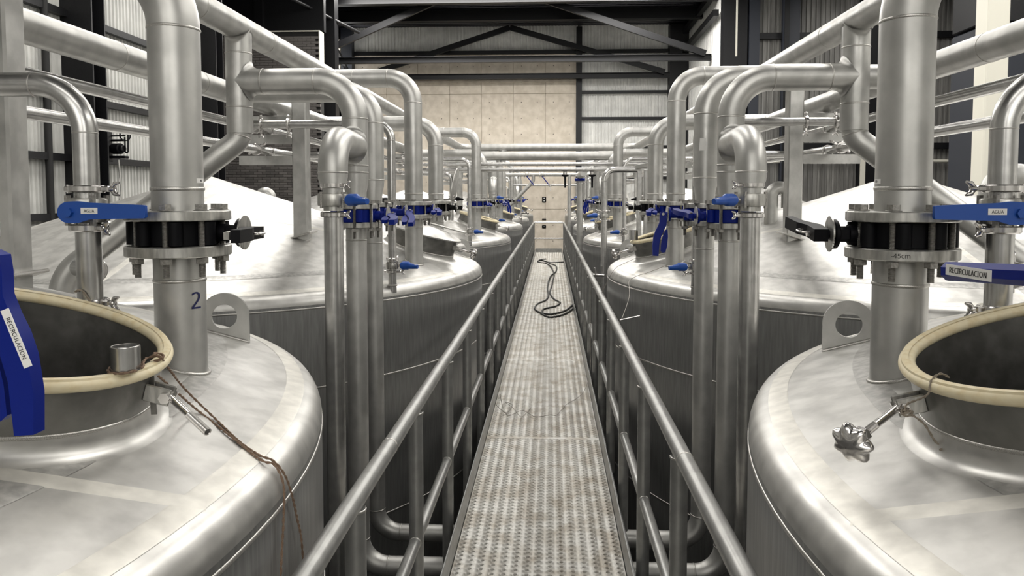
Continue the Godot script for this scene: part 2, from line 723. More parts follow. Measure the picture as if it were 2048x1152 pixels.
func hall() -> void:
	var bs: Material = M.black_steel
	var o := struct("floor", V(2, -3.1, 10))
	part("slab", slab(-11, 15, -3.2, -3.0, -9.2, 30), M.floor_grey, o)
	# ---- ceiling
	o = struct("ceiling", V(2, 8.3, 10))
	part("slab", slab(-11, 15, 8.32, 8.5, -9.2, 30), bs, o)
	var sh := Sh.new()
	for i in 30:
		var d := 22.0 + 0.25 * i
		sh.add(box(Vector3(24, 0.05, 0.13), Transform3D(), 0.02), up(V(2, 8.27, d)))
	part("roof_deck_ribs", sh, M.deck_roof, o)
	for d in [26.6, 24.2, 20.5, 15.0, 9.0]:
		part("roof_beam", i_beam(V(-10.5, 8.03, d), V(14, 8.03, d), 0.42, 0.25), bs, o)
	for d in [28.0, 25.4]:
		part("purlin", slab(-8.2, 5.2, 8.1, 8.26, d, d + 0.08), M.deck_roof, o)
	# braced frames: a tie beam and two raking braces
	for f in [[25.0, -8.6, 5.2, -2.2, 8.75, 6.2, 0.2], [29.05, -7.6, 4.5, -1.56, 8.1, 6.28, 0.2]]:
		var d: float = f[0]
		part("tie_beam", i_beam(V(f[1], f[5], d), V(f[2], f[5], d), f[6], 0.2), bs, o)
		var top := V(f[3], f[4], d - 0.12)
		part("raking_brace", bar(V(f[1] + 0.6, f[5] + 0.1, d - 0.12), top, 0.12, 0.2), bs, o)
		part("raking_brace", bar(V(f[2] - 0.2, f[5] + 0.1, d - 0.12), top, 0.12, 0.2), bs, o)
	for y in [7.3, 8.0]:
		part("eaves_strut", bar(V(5.05, y, 23.6), V(5.05, y - 0.1, 29.3), 0.16, 0.2), bs, o)
	part("roof_strut", line(V(-9.6, 7.9, 15.2), V(-6.0, 6.8, 23.5), 0.05, 8), bs, o)
	for a in unseen_roof_lights():
		part("unseen_lit_roof_panel", slab(a[0].x - a[1].x / 2, a[0].x + a[1].x / 2, 8.14, 8.2, -a[0].y - a[1].y / 2, -a[0].y + a[1].y / 2), M.lit_panel, o)  # glowing faces of the unseen roof lights, all out of view
	# ---- back wall: board-marked concrete between steel
	o = struct("wall_back", V(-1, -3, 29.6))
	part("backing", slab(-11, 5.6, -3, 8.3, 29.75, 30.0), M.joint, o)
	var xs := [1.035]
	for i in 7:
		xs.append(-0.21 - 1.25 * i)
	var ys := [-3.0, 1.18, 5.68, 7.2]
	var holes := Sh.new()
	for i in 7:
		for j in 3:
			var x1: float = xs[i] - 0.004
			var x0: float = xs[i + 1] + 0.004
			part("concrete_panel", slab(x0, x1, ys[j] + 0.004, ys[j + 1] - 0.004, 29.5, 29.76, 0.01), M.concrete, o)
			for q in [-0.31, 0.31]:
				for r in 8:
					var y: float = ys[j] + 0.45 + 0.62 * r
					if y < ys[j + 1] - 0.1:
						holes.add(lathe(disc(0.017, 0.004, 8, 0.001)), along(V((x0 + x1) / 2 + q, y, 29.499), Vector3(0, 0, 1)))
	var hp := part("shaded_tie_holes", holes, M.hole, o)  # flat dark discs; the shade inside the holes is in their colour
	hp.set_meta("kind", "stuff")
	part("ledge", slab(-7.7, 1.03, 6.12, 6.2, 29.46, 29.5), M.concrete, o)
	cladding(o, Vector2(-8.2, -29.62), Vector2(1.05, -29.62), 7.22, 8.3, M.white_clad, 0.125)
	cladding(o, Vector2(1.1, -29.62), Vector2(5.2, -29.62), -3.0, 8.3, M.white_clad, 0.125)
	part("girt", slab(-7.7, 4.6, 7.2, 7.34, 29.4, 29.52), bs, o)
	for y in [5.71, 4.70, 3.6, 2.4, 1.2]:
		part("girt", slab(1.1, 4.6, y - 0.05, y + 0.06, 29.42, 29.54), bs, o)
	part("post", slab(0.98, 1.2, -3, 8.2, 29.3, 29.5), bs, o)
	part("column", slab(4.5, 5.2, -3, 8.2, 29.0, 29.5), bs, o)
	part("column", slab(-8.15, -7.72, -3, 8.2, 29.1, 29.5), M.pale_blue, o)
	# ---- right side: a short white return, then dark sheeting that faces the tanks
	o = struct("wall_right", V(5.2, -3, 26))
	cladding(o, Vector2(5.25, -29.6), Vector2(5.25, -23.6), -3.0, 8.3, M.white_clad, 0.2)
	part("backing", slab(5.3, 5.5, -3, 8.3, 23.6, 29.7), bs, o)
	part("column", slab(5.19, 5.9, -3, 8.3, 23.2, 23.6), bs, o)
	part("column", slab(5.95, 6.25, -3, 8.3, 23.15, 23.5), M.pale_blue, o)
	part("pale_strip", slab(5.55, 5.6, 5.9, 7.6, 23.17, 23.2), M.cream_paint, o)  # narrow cream strip on the black column
	o = struct("wall_annex", V(10, -3, 23.5))
	cladding(o, Vector2(5.9, -23.4), Vector2(14.9, -23.4), -3.0, 8.3, M.grey_clad, 0.15, 0.05)
	part("backing", slab(5.6, 15, -3, 8.3, 23.45, 23.65), bs, o)
	for y in [6.5, 3.2]:
		part("girt", slab(6.2, 14.9, y - 0.09, y + 0.09, 23.2, 23.34), bs, o)
	part("conduit", line(V(6.3, 2.74, 23.2), V(14.8, 2.74, 23.2), 0.05, 8), M.cream_paint, o)
	for x in [7.15, 9.45, 12.2]:
		part("post", slab(x - 0.22, x + 0.22, -3, 8.3, 22.95, 23.3), M.pale_blue if x != 9.45 else bs, o)
		part("post_flange", slab(x - 0.24, x - 0.1, -3, 8.3, 22.9, 22.95), M.cream_paint if x == 9.45 else bs, o)
	o = struct("unseen_bounce_wall", V(15, -3, 8))  # white wall out of view, set near to bounce light onto right pipes
	cladding(o, Vector2(12.0, -11.0), Vector2(12.0, 9.0), -3.0, 8.3, M.white_clad, 0.25)
	part("backing", slab(12.04, 12.2, -3, 8.3, -9.2, 11.2), M.grey_clad, o)
	part("return_wall", slab(12.04, 15.1, -3, 8.3, 11.0, 11.2), M.grey_clad, o)
	part("far_wall", slab(14.9, 15.1, -3, 8.3, 11.2, 23.65), M.grey_clad, o)
	# ---- left side
	o = struct("wall_left", V(-7.3, -3, 3))
	cladding(o, Vector2(-7.2, 9.0), Vector2(-7.2, -14.9), -3.0, 8.3, M.dimmed_clad, 0.1, 0.025)
	part("backing", slab(-7.5, -7.26, -3, 8.3, -9.2, 14.9), bs, o)
	for y in [1.39, 2.25, 3.15, 4.35, 5.6, 6.9]:
		part("girt", slab(-7.16, -7.06, y - 0.05, y + 0.05, -9.0, 14.9), bs, o)
	for d in [2.0, 6.4, 10.75, 14.85]:
		part("column", i_beam(V(-7.0, -3, d + 0.2), V(-7.0, 8.3, d + 0.2), 0.34, 0.6), bs, o)
		part("downpipe", line(V(-7.08, -3, d - 0.45), V(-7.08, 8.3, d - 0.45), 0.05, 8), M.floor_grey, o)
	o = struct("wall_brick", V(-8.5, -3, 21.3))
	part("backing", slab(-10.6, -6.5, -3, 6.3, 21.06, 21.4), M.mortar, o)
	part("capping", slab(-8.3, -6.5, 6.3, 6.33, 21.0, 21.4), M.cream_paint, o)
	part("edge_trim", slab(-6.5, -6.475, 4.9, 6.33, 20.99, 21.4), M.cream_paint, o)
	var bm := box(Vector3(0.234, 0.065, 0.08), Transform3D(), 0.004).mesh()
	var bsh := box(Vector3(0.234, 0.065, 0.08))
	var rest := Sh.new()
	for row in 72:
		var y := 0.95 + 0.073 * row
		for i in 12:
			var x := -9.42 + 0.245 * i + (0.1225 if row % 2 else 0.0)
			var p := V(x, y, 21.04 - rng.randf() * 0.006)
			if row >= 9 and row < 34:
				put("brick", bm, M["brick%d" % (rng.randi() % 3)], o, up(p))
			else:
				rest.add(bsh, up(p))
	part("brickwork", rest, M.brick1, o).set_meta("kind", "stuff")
	part("column", slab(-6.85, -6.42, -3, 8.3, 22.3, 22.7), bs, o)
	part("return_wall", slab(-10.8, -10.6, -3, 8.3, 14.8, 21.4), bs, o)  # black walls here stand for the darkness of the open bay
	part("return_wall", slab(-10.8, -7.2, -3, 8.3, 14.7, 14.9), bs, o)
	part("dark_void_sheet", slab(-10.8, -6.5, 6.4, 8.3, 21.5, 21.7), bs, o)  # black sheet stands for the dark void above the brick
	o = struct("wall_left_end", V(-8.3, -3, 25))
	part("slab", slab(-8.5, -8.25, -3, 5.4, 21.4, 29.7), bs, o)
	part("slab", slab(-8.5, -8.25, 7.8, 8.3, 21.4, 29.7), bs, o)
	part("slab", slab(-8.5, -8.25, 5.4, 7.8, 21.4, 27.9), bs, o)
	part("knee_brace", bar(V(-8.0, 7.6, 26.8), V(-7.9, 6.6, 29.0), 0.12, 0.12), bs, o)
	o = struct("window_1", V(-8.4, 5.4, 28.8))
	part("pane", slab(-8.36, -8.33, 5.4, 7.8, 27.9, 29.6), M.lit_panel, o)
	for i in 14:
		part("louvre", slab(-8.32, -8.28, 5.5 + 0.165 * i, 5.53 + 0.165 * i, 27.9, 29.6), M.cream_paint, o)
	var wl := OmniLight3D.new()
	wl.name = "window_light"
	wl.light_energy = 0.6
	wl.light_size = 0.5
	wl.omni_range = 12.0
	wl.omni_attenuation = 2.0
	wl.shadow_enabled = true
	wl.position = V(-7.9, 6.6, 28.6)
	add_child(wl)
	# ---- behind the camera
	o = struct("wall_front", V(2, -3, -9.1))
	cladding(o, Vector2(15, 8.98), Vector2(-7.2, 8.98), -3.0, 8.3, M.white_clad, 0.25)
	part("backing", slab(-11, 15, -3, 8.3, -9.2, -9.03), M.floor_grey, o)
	o = struct("unseen_window_2", V(1, 2.9, -8.9))  # glowing band out of view, goes with the unseen front light
	part("lit_panel", slab(-5.0, 7.0, 2.9, 7.5, -8.94, -8.9), M.lit_panel, o)
	for i in 6:
		part("mullion", slab(-5.05 + 2.4 * i, -4.95 + 2.4 * i, 2.85, 7.55, -8.9, -8.86), bs, o)


# ---------------------------------------------------------------- walkway

func deck_mesh() -> ArrayMesh:
	var sh := Sh.new()
	var cw := 0.052
	var ch := 0.0415
	var seg := 12
	for strip in 1:
		for row in 59:
			for col in 15:
				var c := Vector3((col - 7) * cw, 0, -(0.041 + ch * (row + 0.5)))
				var rows := [PackedVector3Array(), PackedVector3Array(), PackedVector3Array(), PackedVector3Array(), PackedVector3Array()]
				var ns := [PackedVector3Array(), PackedVector3Array(), PackedVector3Array(), PackedVector3Array(), PackedVector3Array()]
				for k in seg + 1:
					var a := TAU * (k + 0.5) / seg
					var q := Vector3(cos(a), 0, sin(a))
					var e := minf(cw / 2 / maxf(absf(q.x), 0.001), ch / 2 / maxf(absf(q.z), 0.001))
					var cs := q * e
					if k % 3 == 1:
						cs = Vector3(signf(q.x) * cw / 2, 0, signf(q.z) * ch / 2)
					rows[0].append(c + cs)
					rows[1].append(c + q * 0.0175)
					rows[2].append(c + q * 0.0135 + Vector3(0, 0.006, 0))
					rows[3].append(c + q * 0.0112 + Vector3(0, 0.0068, 0))
					rows[4].append(c + q * 0.0104 + Vector3(0, -0.005, 0))
					ns[0].append(Vector3.UP)
					ns[1].append((Vector3.UP * 2.0 + q).normalized())
					ns[2].append((Vector3.UP + q * 0.8).normalized())
					ns[3].append((Vector3.UP - q * 0.3).normalized())
					ns[4].append(-q)
				sh.grid(rows, ns)
		var z := -0.83 * strip
		sh.quad(Vector3(-0.39, 0, z - 0.003), Vector3(0.39, 0, z - 0.003), Vector3(0.39, 0, z - 0.041), Vector3(-0.39, 0, z - 0.041), Vector3.UP)
		sh.quad(Vector3(-0.39, -0.03, z - 0.003), Vector3(0.39, -0.03, z - 0.003), Vector3(0.39, 0, z - 0.003), Vector3(-0.39, 0, z - 0.003), Vector3.BACK)
	return sh.mesh()


func walkway() -> void:
	var o := thing("walkway", V(XM, 0, 11), "long walkway of perforated steel plank between the two rows of tanks", "walkway")
	var dm := deck_mesh()
	for i in 9:
		put("deck_panel", dm, M.deck, o, up(V(XM, 0, 0.14 + 2.49 * i)))
	for s in [-1, 1]:
		part("toe_plate", slab(XM + s * 0.398 - 0.004, XM + s * 0.398 + 0.004, -0.05, 0.115, -0.5, 22.55, 0.002), M.rail_steel, o)
		part("side_channel", slab(XM + s * 0.42 - 0.016, XM + s * 0.42 + 0.016, -0.12, -0.012, -0.5, 22.55, 0.003), M.rail_steel, o)
	part("end_toe_plate", slab(XM - 0.39, XM + 0.39, 0.0, 0.12, 22.55, 22.56), M.rail_steel, o)
	for i in 28:
		part("cross_bearer", slab(XM - 0.4, XM + 0.4, -0.09, -0.035, 0.12 + 0.83 * i, 0.155 + 0.83 * i), M.rail_steel, o)
	for s in [-1, 1]:
		var d0 := 1.0 if s < 0 else 0.57
		var r := thing("railing", L(s, 0.45, 0, 11), "long tubular steel railing along the %s side of the walkway" % side(s), "railing", "")
		part("top_rail", line(L(s, 0.45, 0.9, -0.6), L(s, 0.45, 0.9, 22.5), 0.0255, 24), M.rail_steel, r)
		part("mid_rail", line(L(s, 0.45, 0.39, -0.6), L(s, 0.45, 0.39, 22.5), 0.0215, 20), M.rail_steel, r)
		var pm := line(Vector3(0, -0.14, 0), Vector3(0, 0.878, 0), 0.0275, 20).mesh()
		var cm := ring(Vector3(0, 0.875, 0), Vector3.UP, 0.0285, 0.004, 20).mesh()
		var cn := ring(Vector3.ZERO, Vector3.BACK, 0.0225, 0.004, 16).mesh()
		for i in 26:
			var d := d0 + 0.865 * i
			var t := up(L(s, 0.45, 0, d))
			var p := put("post", pm, M.rail_steel, r, t)
			sub("weld_bead", cm, M.weld, p)
			sub("weld_bead", cn, M.weld, p, up(Vector3(0, 0.39, 0.026)))
			sub("weld_bead", cn, M.weld, p, up(Vector3(0, 0.39, -0.026)))
			part("bracket", slab(minf(X(s, 0.42), X(s, 0.45)), maxf(X(s, 0.42), X(s, 0.45)), -0.12, -0.05, d - 0.03, d + 0.03), M.rail_steel, r)
		for d in ([2.28, 8.3, 14.2] if s < 0 else [2.2, 8.0, 14.0]):
			part("rail_joint", ring(L(s, 0.45, 0.9, d), Vector3.BACK, 0.0258, 0.004, 24), M.weld, r)
	var e := thing("end_railing", V(XM, 0, 22.5), "short steel railing that closes the far end of the walkway before the concrete wall", "railing")
	part("top_rail", line(V(XM - 0.45, 0.9, 22.5), V(XM + 0.45, 0.9, 22.5), 0.0255, 16), M.pipe_bright, e)
	part("mid_rail", line(V(XM - 0.45, 0.42, 22.5), V(XM + 0.45, 0.42, 22.5), 0.0215, 16), M.pipe_bright, e)


# ---------------------------------------------------------------- tanks

func manhole_r(k: int) -> float:
	return 0.292 if k == 0 else 0.262


func manhole_h(k: int) -> float:
	return 0.125 if k == 0 else 0.15


func manhole_frame(s: int, k: int) -> Transform3D:   # origin at the rim's centre, y along the neck
	var p := L(s, 1.055 if k == 0 else 0.95, 0, D0 + PITCH * k - (0.0 if k == 0 else 0.17))
	p.y = 1.402 if k == 0 else roof_y(s, k, p) + manhole_h(k)
	var t := 0.26
	var u := Vector3(-s * sin(t), cos(t), 0.0)
	var x := Vector3(s * cos(t), sin(t), 0.0)
	return Transform3D(Basis(x, u, x.cross(u)), p)


func roof_mesh(s: int, k: int, open: bool) -> Sh:
	var c := tank_at(s, k)
	var sh := Sh.new()
	var rk := R - 0.0508
	var rows := []
	var ns := []
	var mf := manhole_frame(s, k)
	var hc := mf.origin - mf.basis.y * (manhole_h(k) + 0.01)
	var cells := 40 if k < 2 else 20
	var segs := 160 if k < 2 else 96
	for i in cells + 1:
		var f := float(i) / cells
		var row := PackedVector3Array()
		var nn := PackedVector3Array()
		for j in segs + 1:
			var a := TAU * j / segs
			var q := Vector2(cos(a), sin(a))
			var p: Vector2
			if open:
				# from the manhole to the rim
				var h := Vector2(hc.x - c.x, hc.z - c.z)
				var from := h + q * (manhole_r(k) + 0.003)
				var b := h.dot(q)
				var reach := -b + sqrt(b * b - h.length_squared() + rk * rk)
				p = from.lerp(h + q * reach, f)
			else:
				p = q * rk * f
			row.append(c + Vector3(p.x, EAVE + 0.071 + SLOPE * (rk - p.length()), p.y))
			var o := p.normalized() * SLOPE
			nn.append(Vector3(o.x, 1.0, o.y).normalized() if p.length() > 0.02 else Vector3.UP)
		rows.append(row)
		ns.append(nn)
	sh.grid(rows, ns)
	# the knuckle
	var pr := []
	for i in 9:
		var a := deg_to_rad(71.2) * i / 8.0
		pr.append(Vector2(R - 0.075 + 0.075 * cos(a), EAVE + 0.075 * sin(a)))
	sh.add(lathe(pr, 160 if k < 2 else 96), up(c))
	return sh


# a flat strip that lies on the cone from point a to point b (plan, relative to the tank)
func roof_strip(s: int, k: int, a: Vector2, b: Vector2, w: float, h := 0.0018) -> Sh:
	var c := tank_at(s, k)
	var sh := Sh.new()
	var rows := [PackedVector3Array(), PackedVector3Array(), PackedVector3Array(), PackedVector3Array()]
	var ns := [PackedVector3Array(), PackedVector3Array(), PackedVector3Array(), PackedVector3Array()]
	var side_v := (b - a).orthogonal().normalized()
	for i in 25:
		var p := a.lerp(b, i / 24.0)
		for j in 4:
			var q: Vector2 = p + side_v * w * [-0.5, -0.42, 0.42, 0.5][j]
			var y = EAVE + 0.071 + SLOPE * (R - 0.0508 - q.length()) + [-0.001, h, h, -0.001][j]
			rows[j].append(c + Vector3(q.x, y, q.y))
			var o := q.normalized() * SLOPE
			ns[j].append(Vector3(o.x, 1, o.y).normalized())
	sh.grid(rows, ns)
	return sh


func stub(called: String, o: Node3D, s: int, k: int, p: Vector3, r: float, y1: float) -> MeshInstance3D:   # a nozzle welded to the roof
	var y0 := roof_y(s, k, p)
	var q := Vector3(p.x, y0 - 0.08, p.z)
	var n := part(called, line(q, Vector3(p.x, y1, p.z), r, 32), M.pipe, o)
	var c := tank_at(s, k)
	# the weld follows the slope of the cone
	var out := Vector3(p.x - c.x, 0, p.z - c.z).normalized()
	var e := Sh.new()
	var pts := PackedVector3Array()
	for i in 33:
		var a := TAU * i / 32.0
		var w := p + Vector3(cos(a), 0, sin(a)) * (r + 0.002)
		w.y = roof_y(s, k, w) + 0.002
		pts.append(w)
	e = tube(pts, 0.006, 8, false)
	sub("weld_bead", e.moved(org).mesh(), M.weld, n)
	return n


func flange_mesh(h: float, r: float) -> ArrayMesh:
	var key := "flange%.3f_%.3f" % [h, r]
	if not cache.has(key):
		cache[key] = lathe(disc(r, h, 48, 0.0025), 48).mesh()
	return cache[key]


func tank(s: int, k: int) -> void:
	var c := tank_at(s, k)
	var open := not (s < 0 and k == 1)
	var what := "open gasketed manhole" if open else "closed dished manhole lid"
	var o := thing("storage_tank", Vector3(c.x, -3.0, c.z), "%s steel tank of the %s row, shallow cone roof, %s" % [ORD[k], side(s), what], "tank")
	kept["tank%d_%d" % [s, k]] = o
	# shell
	var sg := 160 if k < 2 else 96
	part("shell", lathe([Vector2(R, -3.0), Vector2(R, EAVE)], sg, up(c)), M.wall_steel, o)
	for y in [EAVE - 0.02, 0.55, -0.35]:
		part("shell_seam", ring(c + Vector3(0, y, 0), Vector3.UP, R + 0.001, 0.0055, sg), M.weld, o)
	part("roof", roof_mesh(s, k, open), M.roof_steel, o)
	# bands ground along the edge of the cone
	for bd in [[0.10, 0.05, 0], [0.33, 0.27, 1]]:
		var b0 := R - float(bd[0])
		var b1 := R - float(bd[1])
		var y0 := EAVE + 0.071 + SLOPE * (R - 0.0508 - b0) + 0.0014
		var y1 := EAVE + 0.071 + SLOPE * (R - 0.0508 - b1) + 0.0014
		part("ground_band", lathe([Vector2(b1, y1 - 0.0006), Vector2(b1 - 0.004, y1 + 0.0013), Vector2(b0 + 0.004, y0 - 0.0013), Vector2(b0, y0 - 0.0006)], sg, up(c)), M.seam_steel if bd[2] == 0 else M.ground_steel, o)
	# ground-flush weld strips over the roof plates: one across, one at right angles
	var strips := [[Vector2(-s * 0.3, -2.22), Vector2(-s * 0.3, 2.2)], [Vector2(-s * 1.28, -1.83), Vector2(-s * 1.28, -0.75)], [Vector2(-s * 2.22, 0.15), Vector2(-s * 0.3, 0.9)], [Vector2(s * 0.9, -2.05), Vector2(s * 0.9, 2.05)]]
	for q in strips:
		part("weld_strip", roof_strip(s, k, q[0], q[1], 0.045), M.seam_steel, o)
	# lifting lug near the walkway
	var lp := c + Vector3(-s * 1.72, 0, -1.12)
	if k == 0:
		lp = L(s, 1.07 if s > 0 else 1.11, 0, 2.60)
	elif k == 1:
		lp = L(s, 0.76, 0, 6.75)
	lp.y = roof_y(s, k, lp)
	var outer := []
	var inner := []
	for i in 48:
		var a := TAU * i / 48.0 - PI / 2
		var q := Vector2(cos(a), sin(a)) * 0.084
		if q.y < -0.02:
			q = Vector2(signf(q.x) * 0.084 if absf(q.x) > 0.02 else q.x * 3.9, -0.11 if absf(q.x) < 0.062 else lerpf(-0.02, -0.11, (-q.y - 0.02) / 0.03))
		outer.append(q + Vector2(0, 0.072))
		inner.append(Vector2(cos(a), sin(a)) * 0.043 + Vector2(0, 0.072))
	var face := Basis(Vector3.UP, s * -0.25)
	var lug := part("lifting_lug", holed(outer, inner, 0.014, Transform3D(face, lp)), M.pipe, o)
	var lw := PackedVector3Array()
	for e in [-0.085, 0.0, 0.085]:
		var w: Vector3 = lp + face.x * e + face.z * 0.008
		w.y = roof_y(s, k, w) + 0.003
		lw.append(w)
	sub("weld_bead", tube(lw, 0.006, 8).moved(org).mesh(), M.weld, lug)
	# manhole
	var mf := manhole_frame(s, k)
	var rm := manhole_r(k)
	var mh := manhole_h(k)
	var neck := part("manhole_neck", lathe([Vector2(rm, 0.0), Vector2(rm, -mh - 0.10), Vector2(rm + 0.004, -mh - 0.10), Vector2(rm + 0.008, -mh), Vector2(rm + 0.008, 0.0), Vector2(rm, 0.0)], 80, mf), M.neck_steel, o)
	sub("weld_bead", ring(mf * Vector3(0, -mh + 0.03, 0), mf.basis.y, rm + 0.009, 0.005, 64).moved(org).mesh(), M.weld, neck)
	# the roof plate is drawn up to the neck in a soft fillet
	var fr := []
	var fn := []
	var foot := mf.origin - mf.basis.y * mh
	for i in 7:
		var off: float = [0.055, 0.042, 0.03, 0.02, 0.013, 0.009, 0.0075][i]
		var rise: float = [-0.001, 0.001, 0.004, 0.010, 0.018, 0.028, 0.040][i]
		var row := PackedVector3Array()
		var nn := PackedVector3Array()
		for j in 81:
			var a := TAU * j / 80.0
			var q := mf.basis * Vector3(cos(a), 0, sin(a))
			var w := foot + q * (rm + off) + mf.basis.y * rise
			w.y = roof_y(s, k, w) + rise
			row.append(w)
			var oc := Vector3(w.x - c.x, 0, w.z - c.z).normalized() * SLOPE
			var f := i / 6.0
			nn.append(((oc + Vector3.UP).normalized() * (1.0 - f) + q * f).normalized())
		fr.append(row)
		fn.append(nn)
	var fl := Sh.new()
	fl.grid(fr, fn)
	part("neck_flare", fl, M.roof_steel, o)
	if open:
		var g := []
		for i in 17:
			var a := -PI * 0.5 + TAU * i / 16.0
			g.append(Vector2(rm + 0.007 + cos(a) * 0.0165, 0.004 + sin(a) * 0.0105 * (1.0 if sin(a) > 0 else 1.5)))
		var gk := part("gasket", lathe(g, 112, mf), M.gasket, o)
		sub("gasket_lip", lathe([Vector2(rm + 0.017, 0.011), Vector2(rm + 0.015, 0.0165), Vector2(rm + 0.008, 0.0175), Vector2(rm + 0.001, 0.015)], 112, mf).moved(org).mesh(), M.gasket, gk)
	else:
		var lid := part("manhole_lid", lathe([Vector2(0.27, 0.0), Vector2(0.298, 0.002), Vector2(0.30, 0.012), Vector2(0.28, 0.022), Vector2(0.2, 0.05), Vector2(0.1, 0.066), Vector2(0, 0.07)], 64, mf), M.roof_steel, o)
		sub("clamp_bar", box(Vector3(0.64, 0.012, 0.05), mf * up(Vector3(0, 0.085, 0.02)), 0.003).moved(org).mesh(), M.flange, lid)
	if s < 0 and k == 2 or s > 0 and k in [1, 3]:
		# the lid stands open on its hinge at the outer side
		var hp := mf * Vector3(0.31, 0.02, 0)
		var lt := Transform3D(Basis(Vector3.BACK, -s * (PI / 2 - 0.18)), hp + Vector3(s * 0.05, 0.29, 0))
		var lid := part("manhole_lid", lathe([Vector2(0, -0.03), Vector2(0.1, -0.026), Vector2(0.2, -0.012), Vector2(0.275, 0.0), Vector2(0.30, 0.0), Vector2(0.30, 0.012), Vector2(0.2, 0.0), Vector2(0, -0.018)], 64, lt), M.roof_steel, o)
		sub("hinge", bar(hp - Vector3(0, 0.06, 0), hp + Vector3(s * 0.03, 0.1, 0), 0.06, 0.02, 0.003, Vector3.BACK).moved(org).mesh(), M.flange, lid)
	# swing bolts round the manhole
	var angles := {0: [3.22, 0.75], 1: [2.9]}
	for a in angles.get(k, [2.9]):
		swing_bolt(o, s, k, mf, a)
	# nozzles
	if k > 0 or true:
		for q in nozzle_spots(s, k):
			var st := stub("nozzle", o, s, k, q[0], q[1], 1.523)
			if q[2]:
				var f := sub("flange", flange_mesh(0.028, 0.133), M.flange, st)
				f.position = Vector3(q[0].x, 1.523, q[0].z) - org
				if k < 2:
					sub("weld_bead", ring(Vector3(q[0].x, 1.457, q[0].z), Vector3.UP, q[1], 0.005).moved(org).mesh(), M.weld, st)
	# vent goosenecks
	if k == 1:
		var vents := [[V(-2.83, 0, 7.2), 0.235, 0.10, 0.055, 0.12]] if s < 0 else [[V(1.66, 0, 5.75), 0.26, 0.125, 0.05, 0.15], [V(2.74, 0, 4.8), 0.36, 0.24, 0.085, 0.22]]
		for q in vents:
			var b: Vector3 = q[0]
			b.y = roof_y(s, k, b)
			var sx := Vector3(q[2], 0, 0)
			var tp := b + Vector3(0, q[1], 0)
			part("vent", tube(arc_path([b - Vector3(0, 0.05, 0), tp, tp + sx, tp + sx - Vector3(0, q[4], 0)], q[2] * 0.5), q[3], 24), M.pipe, o)


func nozzle_spots(s: int, k: int) -> Array:   # place, radius, flanged
	var dk := D0 + PITCH * k
	return [[L(s, 0.90 if k == 0 else 0.94, 0, a_depth(k)), 0.0645, true], [L(s, 0.945, 0, dk + 0.5 if k == 0 else dk + 0.44), 0.0655, true]]


func a_depth(k: int) -> float:
	return 1.03 if k == 0 else D0 + PITCH * k - 0.66


